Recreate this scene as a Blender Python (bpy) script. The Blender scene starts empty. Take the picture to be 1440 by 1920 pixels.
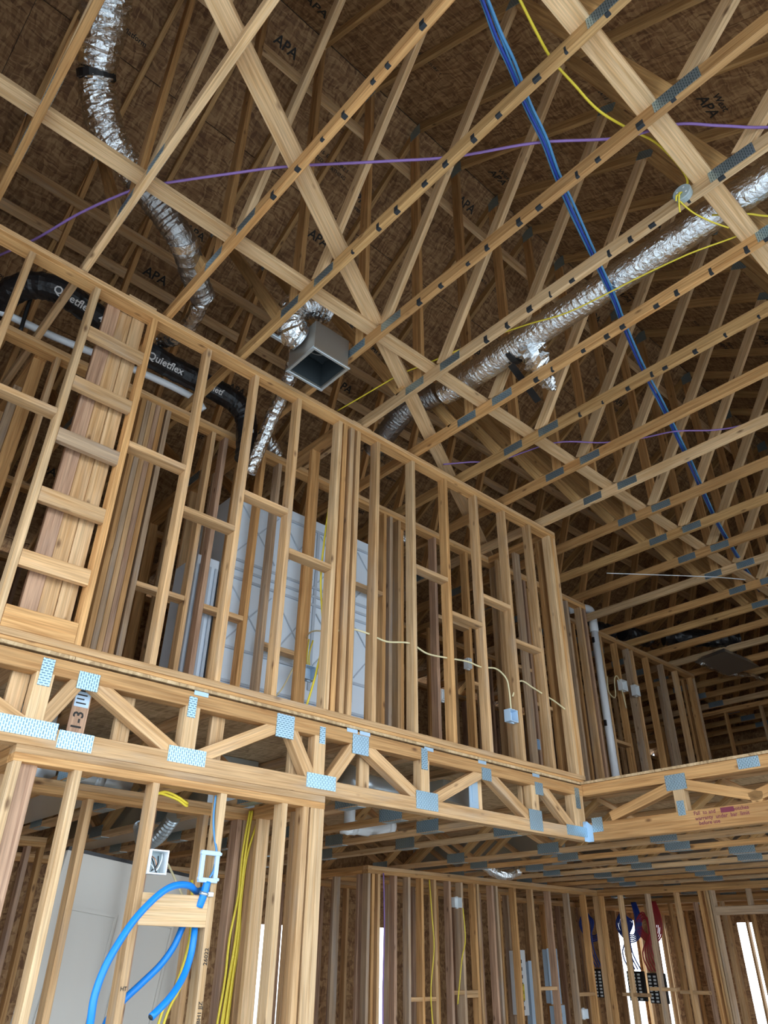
import bpy, bmesh, math, random
from mathutils import Vector, Matrix, noise
random.seed(7)
C = bpy.context.scene.collection
SC = bpy.context.scene
H = 1.6                                   # eye height above the slab

# ------------------------------------------------------------------ camera
cam = bpy.data.objects.new('camera', bpy.data.cameras.new('camera'))
C.objects.link(cam); SC.camera = cam
cam.data.sensor_fit = 'VERTICAL'; cam.data.sensor_height = 36.0
cam.data.lens = 1376.9 / 1920 * 36.0
cam.data.clip_start = 0.05; cam.data.clip_end = 200
yaw, pitch, roll = math.radians(48.2396), math.radians(31.3290), math.radians(0.7423)
fw = Vector((math.cos(yaw)*math.cos(pitch), math.sin(yaw)*math.cos(pitch), math.sin(pitch)))
rt = Vector((math.sin(yaw), -math.cos(yaw), 0)); up = rt.cross(fw)
rt, up = math.cos(roll)*rt + math.sin(roll)*up, -math.sin(roll)*rt + math.cos(roll)*up
mw = Matrix((rt, up, -fw)).transposed().to_4x4(); mw.translation = (0, 0, H)
cam.matrix_world = mw

# ------------------------------------------------------------------ sky, exposure
world = bpy.data.worlds.new('sky'); SC.world = world; world.use_nodes = True
wn, wl = world.node_tree.nodes, world.node_tree.links
bg = wn['Background']; bg.inputs['Strength'].default_value = 4.0
wtc = wn.new('ShaderNodeTexCoord'); wsep = wn.new('ShaderNodeSeparateXYZ'); wr = wn.new('ShaderNodeValToRGB')
wl.new(wtc.outputs['Generated'], wsep.inputs[0]); wl.new(wsep.outputs['Z'], wr.inputs[0]); wl.new(wr.outputs[0], bg.inputs[0])
wr.color_ramp.elements[0].position = 0.0; wr.color_ramp.elements[0].color = (0.84, 0.92, 1.0, 1)
wr.color_ramp.elements[1].position = 0.9; wr.color_ramp.elements[1].color = (0.46, 0.69, 1.0, 1)
sun = bpy.data.objects.new('sun', bpy.data.lights.new('sun', 'SUN')); C.objects.link(sun)
sun.data.energy = 3.2; sun.data.color = (1.0, .90, .76); sun.data.angle = .01
sun.rotation_euler = Vector((.78, .38, .50)).to_track_quat('Z', 'Y').to_euler()
vs = SC.view_settings
vs.view_transform = 'Standard'; vs.look = 'None'; vs.gamma = 1.0; vs.use_curve_mapping = False
vs.exposure = 0.46

# ------------------------------------------------------------------ materials
def mat(name):
    m = bpy.data.materials.new(name); m.use_nodes = True
    return m, m.node_tree.nodes, m.node_tree.links, m.node_tree.nodes['Principled BSDF']
def simple(name, col, rough=0.5, metal=0.0, bump=0.0, bscale=40.0, var=0.0):
    m, n, l, b = mat(name)
    b.inputs['Base Color'].default_value = (*col, 1); b.inputs['Roughness'].default_value = rough; b.inputs['Metallic'].default_value = metal
    if bump or var:
        tc = n.new('ShaderNodeTexCoord'); ns = n.new('ShaderNodeTexNoise'); ns.inputs['Scale'].default_value = bscale
        l.new(tc.outputs['Object'], ns.inputs['Vector'])
        if bump:
            bp = n.new('ShaderNodeBump'); bp.inputs['Strength'].default_value = bump; bp.inputs['Distance'].default_value = 0.01
            l.new(ns.outputs['Fac'], bp.inputs['Height']); l.new(bp.outputs[0], b.inputs['Normal'])
        if var:
            r = n.new('ShaderNodeValToRGB'); l.new(ns.outputs['Fac'], r.inputs[0]); l.new(r.outputs[0], b.inputs['Base Color'])
            r.color_ramp.elements[0].position = .3; r.color_ramp.elements[1].position = .7
            r.color_ramp.elements[0].color = (*[c*(1-var) for c in col], 1); r.color_ramp.elements[1].color = (*[min(1, c*(1+var)) for c in col], 1)
    return m
def wood(name, light, dark, stain=0.0, stain_col=(.35, .33, .31)):
    """sawn softwood: grain runs along the local X axis of each board, every board different"""
    m, n, l, b = mat(name)
    tc = n.new('ShaderNodeTexCoord'); oi = n.new('ShaderNodeObjectInfo')
    mul = n.new('ShaderNodeMath'); mul.operation = 'MULTIPLY'; mul.inputs[1].default_value = 137.0
    l.new(oi.outputs['Random'], mul.inputs[0])
    add = n.new('ShaderNodeVectorMath'); add.operation = 'ADD'
    l.new(tc.outputs['Object'], add.inputs[0]); l.new(mul.outputs[0], add.inputs[1])
    mp = n.new('ShaderNodeMapping'); mp.inputs['Scale'].default_value = (1.1, 26, 26); l.new(add.outputs[0], mp.inputs[0])
    g = n.new('ShaderNodeTexNoise'); g.inputs['Scale'].default_value = 1.6; g.inputs['Detail'].default_value = 5; g.inputs['Distortion'].default_value = .6
    l.new(mp.outputs[0], g.inputs['Vector'])
    r = n.new('ShaderNodeValToRGB'); l.new(g.outputs['Fac'], r.inputs[0])
    r.color_ramp.elements[0].position = .33; r.color_ramp.elements[0].color = (*dark, 1)
    r.color_ramp.elements[1].position = .58; r.color_ramp.elements[1].color = (*light, 1)
    mf = n.new('ShaderNodeMapping'); mf.inputs['Scale'].default_value = (3.5, 150, 150); l.new(add.outputs[0], mf.inputs[0])
    fg = n.new('ShaderNodeTexNoise'); fg.inputs['Scale'].default_value = 1; fg.inputs['Detail'].default_value = 3; l.new(mf.outputs[0], fg.inputs['Vector'])
    fr = n.new('ShaderNodeMapRange'); fr.inputs['From Min'].default_value = .3; fr.inputs['From Max'].default_value = .7; fr.inputs['To Min'].default_value = .72; fr.inputs['To Max'].default_value = 1.10
    l.new(fg.outputs['Fac'], fr.inputs['Value'])
    bl_ = n.new('ShaderNodeTexNoise'); bl_.inputs['Scale'].default_value = 1.3; bl_.inputs['Detail'].default_value = 3; l.new(add.outputs[0], bl_.inputs['Vector'])
    brr = n.new('ShaderNodeMapRange'); brr.inputs['From Min'].default_value = .3; brr.inputs['From Max'].default_value = .7; brr.inputs['To Min'].default_value = .86; brr.inputs['To Max'].default_value = 1.08
    l.new(bl_.outputs['Fac'], brr.inputs['Value'])
    fm = n.new('ShaderNodeMath'); fm.operation = 'MULTIPLY'; l.new(fr.outputs[0], fm.inputs[0]); l.new(brr.outputs[0], fm.inputs[1])
    gm = n.new('ShaderNodeMixRGB'); gm.blend_type = 'MULTIPLY'; gm.inputs[0].default_value = 1; l.new(r.outputs[0], gm.inputs[1]); l.new(fm.outputs[0], gm.inputs[2])
    # knots
    mp2 = n.new('ShaderNodeMapping'); mp2.inputs['Scale'].default_value = (3.4, 8, 8); l.new(add.outputs[0], mp2.inputs[0])
    v = n.new('ShaderNodeTexVoronoi'); v.inputs['Scale'].default_value = 1.0; l.new(mp2.outputs[0], v.inputs['Vector'])
    kr = n.new('ShaderNodeValToRGB'); l.new(v.outputs['Distance'], kr.inputs[0])
    kr.color_ramp.elements[0].position = .04; kr.color_ramp.elements[0].color = (.20, .12, .07, 1)
    kr.color_ramp.elements[1].position = .13; kr.color_ramp.elements[1].color = (1, 1, 1, 1)
    mx = n.new('ShaderNodeMixRGB'); mx.blend_type = 'MULTIPLY'; mx.inputs[0].default_value = .8
    l.new(gm.outputs[0], mx.inputs[1]); l.new(kr.outputs[0], mx.inputs[2])
    # board to board tone
    tr = n.new('ShaderNodeMapRange'); tr.inputs['To Min'].default_value = .78; tr.inputs['To Max'].default_value = 1.12
    l.new(oi.outputs['Random'], tr.inputs['Value'])
    mt = n.new('ShaderNodeMixRGB'); mt.blend_type = 'MULTIPLY'; mt.inputs[0].default_value = 1
    l.new(mx.outputs[0], mt.inputs[1]); l.new(tr.outputs[0], mt.inputs[2])
    out = mt.outputs[0]
    if stain:
        s = n.new('ShaderNodeTexNoise'); s.inputs['Scale'].default_value = 2.4; s.inputs['Detail'].default_value = 6
        mp3 = n.new('ShaderNodeMapping'); mp3.inputs['Scale'].default_value = (.8, 6, 6); l.new(add.outputs[0], mp3.inputs[0]); l.new(mp3.outputs[0], s.inputs['Vector'])
        sr = n.new('ShaderNodeValToRGB'); l.new(s.outputs['Fac'], sr.inputs[0])
        sr.color_ramp.elements[0].position = .52; sr.color_ramp.elements[0].color = (0, 0, 0, 1)
        sr.color_ramp.elements[1].position = .72; sr.color_ramp.elements[1].color = (stain, stain, stain, 1)
        m2 = n.new('ShaderNodeMixRGB'); l.new(sr.outputs[0], m2.inputs[0]); l.new(out, m2.inputs[1]); m2.inputs[2].default_value = (*stain_col, 1); out = m2.outputs[0]
    l.new(out, b.inputs['Base Color']); b.inputs['Roughness'].default_value = .72
    bp = n.new('ShaderNodeBump'); bp.inputs['Strength'].default_value = .25; bp.inputs['Distance'].default_value = .004
    l.new(g.outputs['Fac'], bp.inputs['Height']); l.new(bp.outputs[0], b.inputs['Normal'])
    return m
PALE = wood('pale spruce', (.78, .53, .29), (.63, .38, .17))
FIR = wood('orange fir', (.70, .39, .15), (.50, .24, .075))
STUD = wood('stud spruce', (.72, .45, .22), (.54, .30, .12), .35, (.42, .37, .31))
GREY = wood('weathered stud', (.62, .44, .28), (.44, .28, .16), .7, (.33, .29, .26))
WEB = wood('truss web', (.64, .38, .15), (.44, .23, .075))
ROSY = wood('reddish fir', (.56, .35, .22), (.36, .20, .12), .3, (.30, .24, .21))

def osb(name, a, b_, c):
    m, n, l, b = mat(name)
    tc = n.new('ShaderNodeTexCoord'); oi = n.new('ShaderNodeObjectInfo')
    mul = n.new('ShaderNodeMath'); mul.operation = 'MULTIPLY'; mul.inputs[1].default_value = 91.0; l.new(oi.outputs['Random'], mul.inputs[0])
    add = n.new('ShaderNodeVectorMath'); add.operation = 'ADD'; l.new(tc.outputs['Object'], add.inputs[0]); l.new(mul.outputs[0], add.inputs[1])
    ns = n.new('ShaderNodeTexNoise'); ns.inputs['Scale'].default_value = 5; l.new(add.outputs[0], ns.inputs['Vector'])
    wv = n.new('ShaderNodeMixRGB'); wv.blend_type = 'ADD'; wv.inputs[0].default_value = .12; l.new(add.outputs[0], wv.inputs[1]); l.new(ns.outputs['Color'], wv.inputs[2])
    cols = []
    for sc in ((8, 62, 20), (52, 9, 20)):
        mp = n.new('ShaderNodeMapping'); mp.inputs['Scale'].default_value = sc; mp.inputs['Rotation'].default_value = (0, 0, .3); l.new(wv.outputs[0], mp.inputs[0])
        v = n.new('ShaderNodeTexVoronoi'); v.inputs['Scale'].default_value = 1; l.new(mp.outputs[0], v.inputs['Vector'])
        bw = n.new('ShaderNodeRGBToBW'); l.new(v.outputs['Color'], bw.inputs[0]); cols.append(bw.outputs[0])
    av = n.new('ShaderNodeMath'); av.operation = 'ADD'; l.new(cols[0], av.inputs[0]); l.new(cols[1], av.inputs[1])
    r = n.new('ShaderNodeValToRGB'); hf = n.new('ShaderNodeMath'); hf.operation = 'MULTIPLY'; hf.inputs[1].default_value = .5; l.new(av.outputs[0], hf.inputs[0]); l.new(hf.outputs[0], r.inputs[0])
    r.color_ramp.elements[0].position = .22; r.color_ramp.elements[0].color = (*a, 1)
    r.color_ramp.elements[1].position = .8; r.color_ramp.elements[1].color = (*c, 1)
    e = r.color_ramp.elements.new(.5); e.color = (*b_, 1)
    l.new(r.outputs[0], b.inputs['Base Color']); b.inputs['Roughness'].default_value = .75
    bp = n.new('ShaderNodeBump'); bp.inputs['Strength'].default_value = .3; bp.inputs['Distance'].default_value = .003; l.new(hf.outputs[0], bp.inputs['Height']); l.new(bp.outputs[0], b.inputs['Normal'])
    return m
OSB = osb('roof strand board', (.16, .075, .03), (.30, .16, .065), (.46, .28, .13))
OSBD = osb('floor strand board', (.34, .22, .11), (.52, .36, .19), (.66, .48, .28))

def plate_mat(name, col, col2):
    m, n, l, b = mat(name)
    tc = n.new('ShaderNodeTexCoord'); sp = n.new('ShaderNodeSeparateXYZ'); cb = n.new('ShaderNodeCombineXYZ')
    l.new(tc.outputs['Object'], sp.inputs[0]); l.new(sp.outputs['Z'], cb.inputs[0]); l.new(sp.outputs['X'], cb.inputs[1])
    br = n.new('ShaderNodeTexBrick'); l.new(cb.outputs[0], br.inputs['Vector'])
    br.inputs['Scale'].default_value = 1; br.inputs['Brick Width'].default_value = .026; br.inputs['Row Height'].default_value = .0125
    br.inputs['Mortar Size'].default_value = .0042; br.inputs['Mortar Smooth'].default_value = .3
    br.inputs['Color1'].default_value = (*col2, 1); br.inputs['Color2'].default_value = (*[c*1.3 for c in col2], 1); br.inputs['Mortar'].default_value = (*col, 1)
    l.new(br.outputs['Color'], b.inputs['Base Color']); b.inputs['Metallic'].default_value = .9; b.inputs['Roughness'].default_value = .42
    bp = n.new('ShaderNodeBump'); bp.inputs['Strength'].default_value = .6; bp.inputs['Distance'].default_value = .002
    l.new(br.outputs['Fac'], bp.inputs['Height']); l.new(bp.outputs[0], b.inputs['Normal'])
    return m
PLATE = plate_mat('toothed galvanised plate', (.46, .64, .76), (.15, .25, .32))
ZINC = simple('galvanised sheet', (.62, .72, .78), .32, .85, .15, 6)
ZINCD = simple('duct sheet', (.40, .38, .34), .45, .75, .1, 8)
STRAP = simple('blue-grey strap', (.45, .62, .78), .45, .5)
def foil_mat(name, col, rough, sc):
    m, n, l, b = mat(name)
    b.inputs['Base Color'].default_value = (*col, 1); b.inputs['Metallic'].default_value = 1; b.inputs['Roughness'].default_value = rough
    tc = n.new('ShaderNodeTexCoord'); v = n.new('ShaderNodeTexNoise'); v.inputs['Scale'].default_value = sc; v.inputs['Detail'].default_value = 4; v.inputs['Distortion'].default_value = 1.5
    l.new(tc.outputs['Object'], v.inputs['Vector'])
    bp = n.new('ShaderNodeBump'); bp.inputs['Strength'].default_value = .8; bp.inputs['Distance'].default_value = .012
    l.new(v.outputs['Fac'], bp.inputs['Height']); l.new(bp.outputs[0], b.inputs['Normal'])
    return m
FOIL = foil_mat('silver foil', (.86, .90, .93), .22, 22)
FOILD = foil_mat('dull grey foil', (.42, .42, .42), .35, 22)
BLACK = simple('black plastic', (.012, .012, .014), .35, 0, .5, 30)
TAPE = simple('black strap', (.01, .01, .011), .5)
PAINT = simple('black spray paint', (.02, .025, .03), .6)
INK = simple('black ink', (.02, .018, .016), .7)
RED = simple('red ink', (.20, .035, .06), .7)
WHITEP = simple('white plastic', (.80, .84, .86), .35)
PRINT = simple('white print', (.75, .75, .75), .5)
PVC = simple('white pvc', (.85, .90, .95), .3)
BLUE = simple('blue conduit', (.006, .24, .78), .4)
BOXBLUE = simple('pale blue box', (.50, .66, .82), .45)
CBLUE = simple('blue cable', (.08, .27, .52), .4)
NAVY = simple('dark blue pex', (.015, .05, .32), .4)
REDP = simple('red pex', (.42, .03, .04), .4)
YEL = simple('yellow cable', (.78, .62, .05), .45)
CREAM = simple('cream cable', (.74, .66, .40), .5)
PURP = simple('purple cable', (.26, .15, .42), .45)
GREYP = simple('grey plastic', (.36, .44, .46), .45)
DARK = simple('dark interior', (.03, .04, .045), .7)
DOORM = simple('grey door paint', (.50, .48, .43), .5)
SHOWER = simple('wrapped fibreglass', (.74, .84, .95), .35, 0, .1, 12)
SHOWRIB = simple('fibreglass rib', (.50, .58, .68), .45)
SLAB = simple('concrete slab', (.58, .54, .48), .85, 0, .1, 9, .15)
EARTH = simple('pale dry ground', (.52, .47, .40), .95, 0, .2, 3, .2)
LEAKSHEET = simple('light leak sheet', (.05, .05, .05), .9)
COPPER = simple('copper', (.8, .4, .25), .3, 1)

# ------------------------------------------------------------------ helpers
def V(x, y, z): return Vector((x, y, z))
def R(x, y, z): return Vector((x, y, z + H))       # heights measured from the eye level
def link(o, parent=None):
    C.objects.link(o)
    if parent is not None: o.parent = parent
    return o
def thing(name, label, cat, loc=(0, 0, 0), group=None, kind=None):
    o = bpy.data.objects.new(name, None); o.empty_display_size = .1; link(o)
    o.location = loc; return tag(o, label, cat, group, kind)
def tag(o, label=None, cat=None, group=None, kind=None):
    if label: o['label'] = label
    if cat: o['category'] = cat
    if group: o['group'] = group
    if kind: o['kind'] = kind
    return o
def wloc(o):
    v = Vector((0, 0, 0))
    while o is not None: v += o.location; o = o.parent
    return v
def wmat(o):
    m = Matrix()
    while o is not None: m = o.matrix_basis @ m; o = o.parent
    return m
_cache = {}
def boxmesh(L, W, T, m, bev=.0025):
    key = (round(L, 3), round(W, 4), round(T, 4), m.name)
    if key in _cache: return _cache[key]
    x, y, z = L/2, W/2, T/2
    b = min(bev, W*.2, T*.2, L*.2)
    if min(W, T, L) < .008: b = 0
    if b == 0:
        vs_ = [(sx*x, sy*y, sz*z) for sx in (-1, 1) for sy in (-1, 1) for sz in (-1, 1)]
        fs = [(0, 1, 3, 2), (4, 6, 7, 5), (0, 4, 5, 1), (2, 3, 7, 6), (0, 2, 6, 4), (1, 5, 7, 3)]
    else:                                           # eased long edges, square ends
        ring = [(-y+b, -z), (y-b, -z), (y, -z+b), (y, z-b), (y-b, z), (-y+b, z), (-y, z-b), (-y, -z+b)]
        vs_ = [(-x, *p) for p in ring] + [(x, *p) for p in ring]
        fs = [tuple(range(7, -1, -1)), tuple(range(8, 16))] + [(i, (i+1) % 8, 8+(i+1) % 8, 8+i) for i in range(8)]
    me = bpy.data.meshes.new('board'); me.from_pydata(vs_, [], fs); me.materials.append(m); me.update()
    _cache[key] = me
    return me
def bar(name, parent, p0, p1, w, t, side, m):
    """board from p0 to p1 (centre line); w is its size along 'side', t across"""
    p0, p1 = Vector(p0), Vector(p1); d = p1-p0; L = d.length; d.normalize()
    s = Vector(side); s = (s - d*s.dot(d)).normalized(); u = d.cross(s)
    o = bpy.data.objects.new(name, boxmesh(L, w, t, m))
    mt_ = Matrix((d, s, u)).transposed().to_4x4(); mt_.translation = (p0+p1)/2
    o.matrix_basis = wmat(parent).inverted() @ mt_
    return link(o, parent)
def blk(name, parent, lo, hi, m, bev=.0025):
    """axis aligned board between two corners; grain along its longest side"""
    lo, hi = Vector(lo), Vector(hi); c = (lo+hi)/2; s = hi-lo
    ax = max(range(3), key=lambda i: s[i])
    p0, p1 = c.copy(), c.copy(); p0[ax] = lo[ax]; p1[ax] = hi[ax]
    sa = 1 if ax != 1 else 0
    side = Vector((0, 0, 0)); side[sa] = 1
    other = 3-ax-sa
    return bar(name, parent, p0, p1, s[sa], s[other], side, m)
def mesh_obj(name, parent, verts, faces, m, smooth=False):
    me = bpy.data.meshes.new(name); inv = wmat(parent).inverted()
    me.from_pydata([tuple(inv @ Vector(v)) for v in verts], [], faces)
    me.materials.append(m)
    if smooth:
        for p in me.polygons: p.use_smooth = True
    me.update()
    return link(bpy.data.objects.new(name, me), parent)
def spline(pts, n):
    pts = [Vector(p) for p in pts]; out = []
    if len(pts) == 2: return [pts[0].lerp(pts[1], i/n) for i in range(n+1)]
    for i in range(len(pts)-1):
        p0 = pts[max(i-1, 0)]; p1 = pts[i]; p2 = pts[i+1]; p3 = pts[min(i+2, len(pts)-1)]
        for k in range(n):
            t = k/n
            out.append(.5*((2*p1) + (p2-p0)*t + (2*p0-5*p1+4*p2-p3)*t*t + (3*p1-p0-3*p2+p3)*t**3))
    out.append(pts[-1]); return out
def tube(name, parent, pts, r, m, n=6, sides=7, smooth=True, disp=None, caps=True, radii=None, hollow=0):
    P = spline(pts, n)
    if radii:
        RR = spline([(a, 0, 0) for a in radii], n); rr = [v.x for v in RR]
    else: rr = [r]*len(P)
    vs_, fs = [], []
    t = (P[1]-P[0]).normalized(); a = Vector((0, 0, 1)) if abs(t.z) < .9 else Vector((1, 0, 0))
    nrm = (a - t*a.dot(t)).normalized()
    for i, p in enumerate(P):
        t = (P[min(i+1, len(P)-1)] - P[max(i-1, 0)])
        t = t.normalized() if t.length > 1e-6 else Vector((1, 0, 0))
        nrm = (nrm - t*nrm.dot(t)).normalized(); bn = t.cross(nrm)
        for k in range(sides):
            an = 2*math.pi*k/sides; q = rr[i]
            if disp: q *= 1 + disp(i, k, an)
            vs_.append(p + (nrm*math.cos(an) + bn*math.sin(an))*q)
    N = len(P)
    for i in range(N-1):
        for k in range(sides):
            fs.append((i*sides+k, i*sides+(k+1) % sides, (i+1)*sides+(k+1) % sides, (i+1)*sides+k))
    if caps:
        fs.append(tuple(range(sides-1, -1, -1))); fs.append(tuple(range((N-1)*sides, N*sides)))
    return mesh_obj(name, parent, vs_, fs, m, smooth)
_txt = {}
def text(name, parent, body, size, origin, xdir, ydir, m, sx=1.0):
    """flat printed lettering lying on a surface"""
    key = (body, m.name)
    if key not in _txt:
        cu = bpy.data.curves.new('print', 'FONT'); cu.body = body; cu.size = 1; cu.align_x = 'CENTER'; cu.align_y = 'CENTER'; cu.resolution_u = 2; cu.offset = .018
        to = bpy.data.objects.new('print', cu); C.objects.link(to)
        dg = bpy.context.evaluated_depsgraph_get(); dg.update()
        me = bpy.data.meshes.new_from_object(to.evaluated_get(dg)); me.materials.clear(); me.materials.append(m)
        bpy.data.objects.remove(to); _txt[key] = me
    x = Vector(xdir).normalized(); y = Vector(ydir); y = (y - x*y.dot(x)).normalized(); z = x.cross(y)
    o = bpy.data.objects.new(name, _txt[key])
    mt_ = Matrix((x*size*sx, y*size, z*size)).transposed().to_4x4(); mt_.translation = Vector(origin)
    o.matrix_basis = wmat(parent).inverted() @ mt_
    return link(o, parent)
ORD = ['first', 'second', 'third', 'fourth', 'fifth', 'sixth', 'seventh', 'eighth', 'ninth', 'tenth', 'eleventh', 'twelfth', 'thirteenth', 'fourteenth', 'fifteenth',
       'sixteenth', 'seventeenth', 'eighteenth', 'nineteenth', 'twentieth', 'twenty-first', 'twenty-second', 'twenty-third', 'twenty-fourth', 'twenty-fifth', 'twenty-sixth', 'twenty-seventh', 'twenty-eighth']

# ------------------------------------------------------------------ slab and ground
g = blk('ground', None, (-40, -45, -.25), (45, 45, -.12), EARTH); tag(g, 'pale dry earth around the unfinished house', 'ground', kind='structure')
fl = blk('floor', None, (-1.5, -2.2, -.12), (15.6, 8.3, 0), SLAB); tag(fl, 'bare grey concrete slab of the ground storey', 'floor', kind='structure')

# ------------------------------------------------------------------ roof
YR, ZR, SL = 3.05, 7.17, .64             # ridge line of the top-chord undersides, slope
YE0, YE1 = -2.15, 8.25                   # eaves
ZC = 3.81                                # underside of the bottom chords
NT0, NT1 = -1, 24
def TX(k): return .114 + .603*k
XR0, XR1 = -1.4, 15.4
roof = thing('roof', 'brown strand-board roof deck on two slopes above the trusses', 'roof', R(0, YR, ZR), kind='structure')
th = math.atan(SL); cth = math.cos(th)
ZD = ZR + .089/cth                        # underside of the sheathing at the ridge
stamp_n = 0
for sgn in (-1, 1):
    dn = Vector((0, sgn*cth, -math.sin(th)))           # down the slope
    nm = Vector((0, sgn*math.sin(th), cth))            # outward normal
    apex = R(0, YR, ZD)
    row, s = 0, 0.0
    while s < 6.75:
        w = min(1.219, 6.75-s)
        x = XR0 - (1.22 if row % 2 else 0)
        while x < XR1:
            x0, x1 = max(x, XR0), min(x+2.438, XR1)
            if x1-x0 > .05:
                c = apex + dn*(s + w/2) + nm*.0065 + Vector(((x0+x1)/2, 0, 0))
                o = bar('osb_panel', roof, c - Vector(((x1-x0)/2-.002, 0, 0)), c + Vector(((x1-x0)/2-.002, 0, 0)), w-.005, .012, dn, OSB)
                if x1-x0 > 1.2:                         # grade stamps on the inside face
                    for fx, body, sz, fs_ in ((.25, 'West', .085, .31), (.25, 'APA', .13, .22), (.62, 'RATED SHEATHING', .05, .7), (.62, '24/16  EXPOSURE 1', .05, .64), (.80, 'APA', .11, .75), (.80, 'Platform', .06, .83)):
                        stamp_n += 1
                        if random.random() < .25: continue
                        cc = apex + dn*(s + w*(fs_ if body == 'West' else fs_)) - nm*.0012 + Vector((x0 + (x1-x0)*fx, 0, 0))
                        text('stamp', o, body, sz, cc, (sgn, 0, 0) if sgn > 0 else (1, 0, 0), -dn if sgn > 0 else dn, INK)
            x += 2.438
        s += 1.219; row += 1
    c0 = apex + dn*3.37 + nm*.03
    bar('light_leak_sheet', roof, c0 + Vector((XR0-.1, 0, 0)), c0 + Vector((XR1+.1, 0, 0)), 7.0, .012, dn, LEAKSHEET)  # unseen sheet added to block sky light leaking through the panel gaps

# ------------------------------------------------------------------ roof trusses
def topz(y): return ZR - SL*abs(y-YR)
def truss(k):
    x = TX(k); n = k-NT0
    extra = {3: 'left of the square metal box', 4: 'right of the square metal box', 5: 'left of the long silver duct', 6: 'right of the long silver duct'}.get(k, 'over the upstairs hall walls')
    lab = f'{ORD[n]} pine roof truss from the near end, {extra}'
    t = thing('roof_truss', lab, 'truss', R(x, YE0, ZC), 'roof trusses')
    th_ = .042
    X = (1, 0, 0)
    def mem(nm, a, b, m, d=.094): return bar(nm, t, R(x, *a), R(x, *b), th_, d, X, m)
    m1 = [FIR, PALE, FIR, WEB][k % 4]
    mem('bottom_chord', (YE0, ZC+.0445), (YE1, ZC+.0445), m1)
    zc = .0445/cth
    mem('top_chord', (YR-.001, ZR+zc), (YE0-.4, topz(YE0-.4)+zc), WEB)
    mem('top_chord', (YR+.001, ZR+zc), (YE1+.4, topz(YE1+.4)+zc), WEB)
    mem('king_post', (3.11, ZC+.089), (3.11, topz(3.11)+.02), FIR)
    zb = ZC+.089
    # webs, mirrored about the ridge; every web lies in the truss plane
    W = [((2.86, zb), (1.45, topz(1.45)), PALE), ((1.36, topz(1.36)), (.63, zb), WEB), ((.53, zb), (-.48, topz(-.48)), PALE)]
    for a, b, m in W: mem('web', a, b, m)
    for a, b, m in W: mem('web', (6.12-a[0]+(.05 if a[0] > 2 else 0), a[1]), (6.12-b[0], topz(6.12-b[0]) if b[1] > zb+.1 else b[1]), WEB if m is PALE else FIR)
    # toothed connector plates
    def pl(y, z, L, w, ang=0):
        d = Vector((0, math.cos(ang), math.sin(ang)))
        for sd in ((-1,) if k > 1 else (-1, 1)):
            c = R(x + sd*(th_/2+.001), y, z)
            bar('connector_plate', t, c-d*L/2, c+d*L/2, .0025, w, X, PLATE)
    pl(2.76, ZC+.042, .20, .074); pl(3.14, ZC+.042, .20, .074); pl(.58, ZC+.05, .26, .09); pl(5.54, ZC+.05, .26, .09)
    pl(1.40, topz(1.40)+.04, .16, .09, th); pl(4.70, topz(4.70)+.04, .16, .09, -th)
    pl(YR+.03, ZR+.0, .14, .16); pl(-.5, topz(-.5)+.05, .14, .09, th)
    # sprayed layout ticks on the bottom chord
    if 2 <= k <= 7:
        rng = random.Random(k)
        for i in range(11):
            y = .62 + i*.20 + rng.uniform(-.05, .05)
            if y > 2.6: break
            blk('paint_mark', t, R(x-.0216, y, ZC-.0034), R(x-.004+rng.uniform(0, .012), y+rng.uniform(.016, .045), ZC+.014+rng.uniform(0, .03)), PAINT)
    return t
for k in range(NT0, NT1+1): truss(k)

# ------------------------------------------------------------------ loose bracing nailed over the trusses
def brace(label, pts, w, t, side, m):
    o = bar('lumber_brace', None, pts[0], pts[1], w, t, side, m)
    return tag(o, label, 'brace')
zt = ZC+.089
brace('long pale board laid flat over the bottom chords between the plate pairs', (R(-.9, 2.975, zt+.0225), R(12.9, 2.955, zt+.0225)), .10, .038, (0, 1, 0), PALE)
brace('knotty wide board across the chords beside the grey junction box', (R(-.4, .745, zt+.0195), R(9.2, .735, zt+.0195)), .115, .038, (0, 1, 0), PALE)
brace('pale board running diagonally over the chords to the hall corner', (R(.35, 1.76, zt+.058), R(6.0, 4.83, zt+.058)), .115, .038, (.48, -.87, 0), PALE)
brace('grey-brown board along the far webs, upper of two behind the hall', (R(-.9, 4.80, 5.55), R(13, 4.80, 5.55)), .04, .10, (0, 1, 0), STUD)
brace('pale board under the far rafters, lower of two behind the hall', (R(-.9, 5.36, topz(5.36)-.025), R(13, 5.36, topz(5.36)-.025)), .10, .038, (0, 1, -SL), STUD)
brace('pale board high along the king posts under the ridge', (R(-.9, 3.185, 6.62), R(13, 3.185, 6.62)), .038, .12, (0, 1, 0), PALE)

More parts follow.
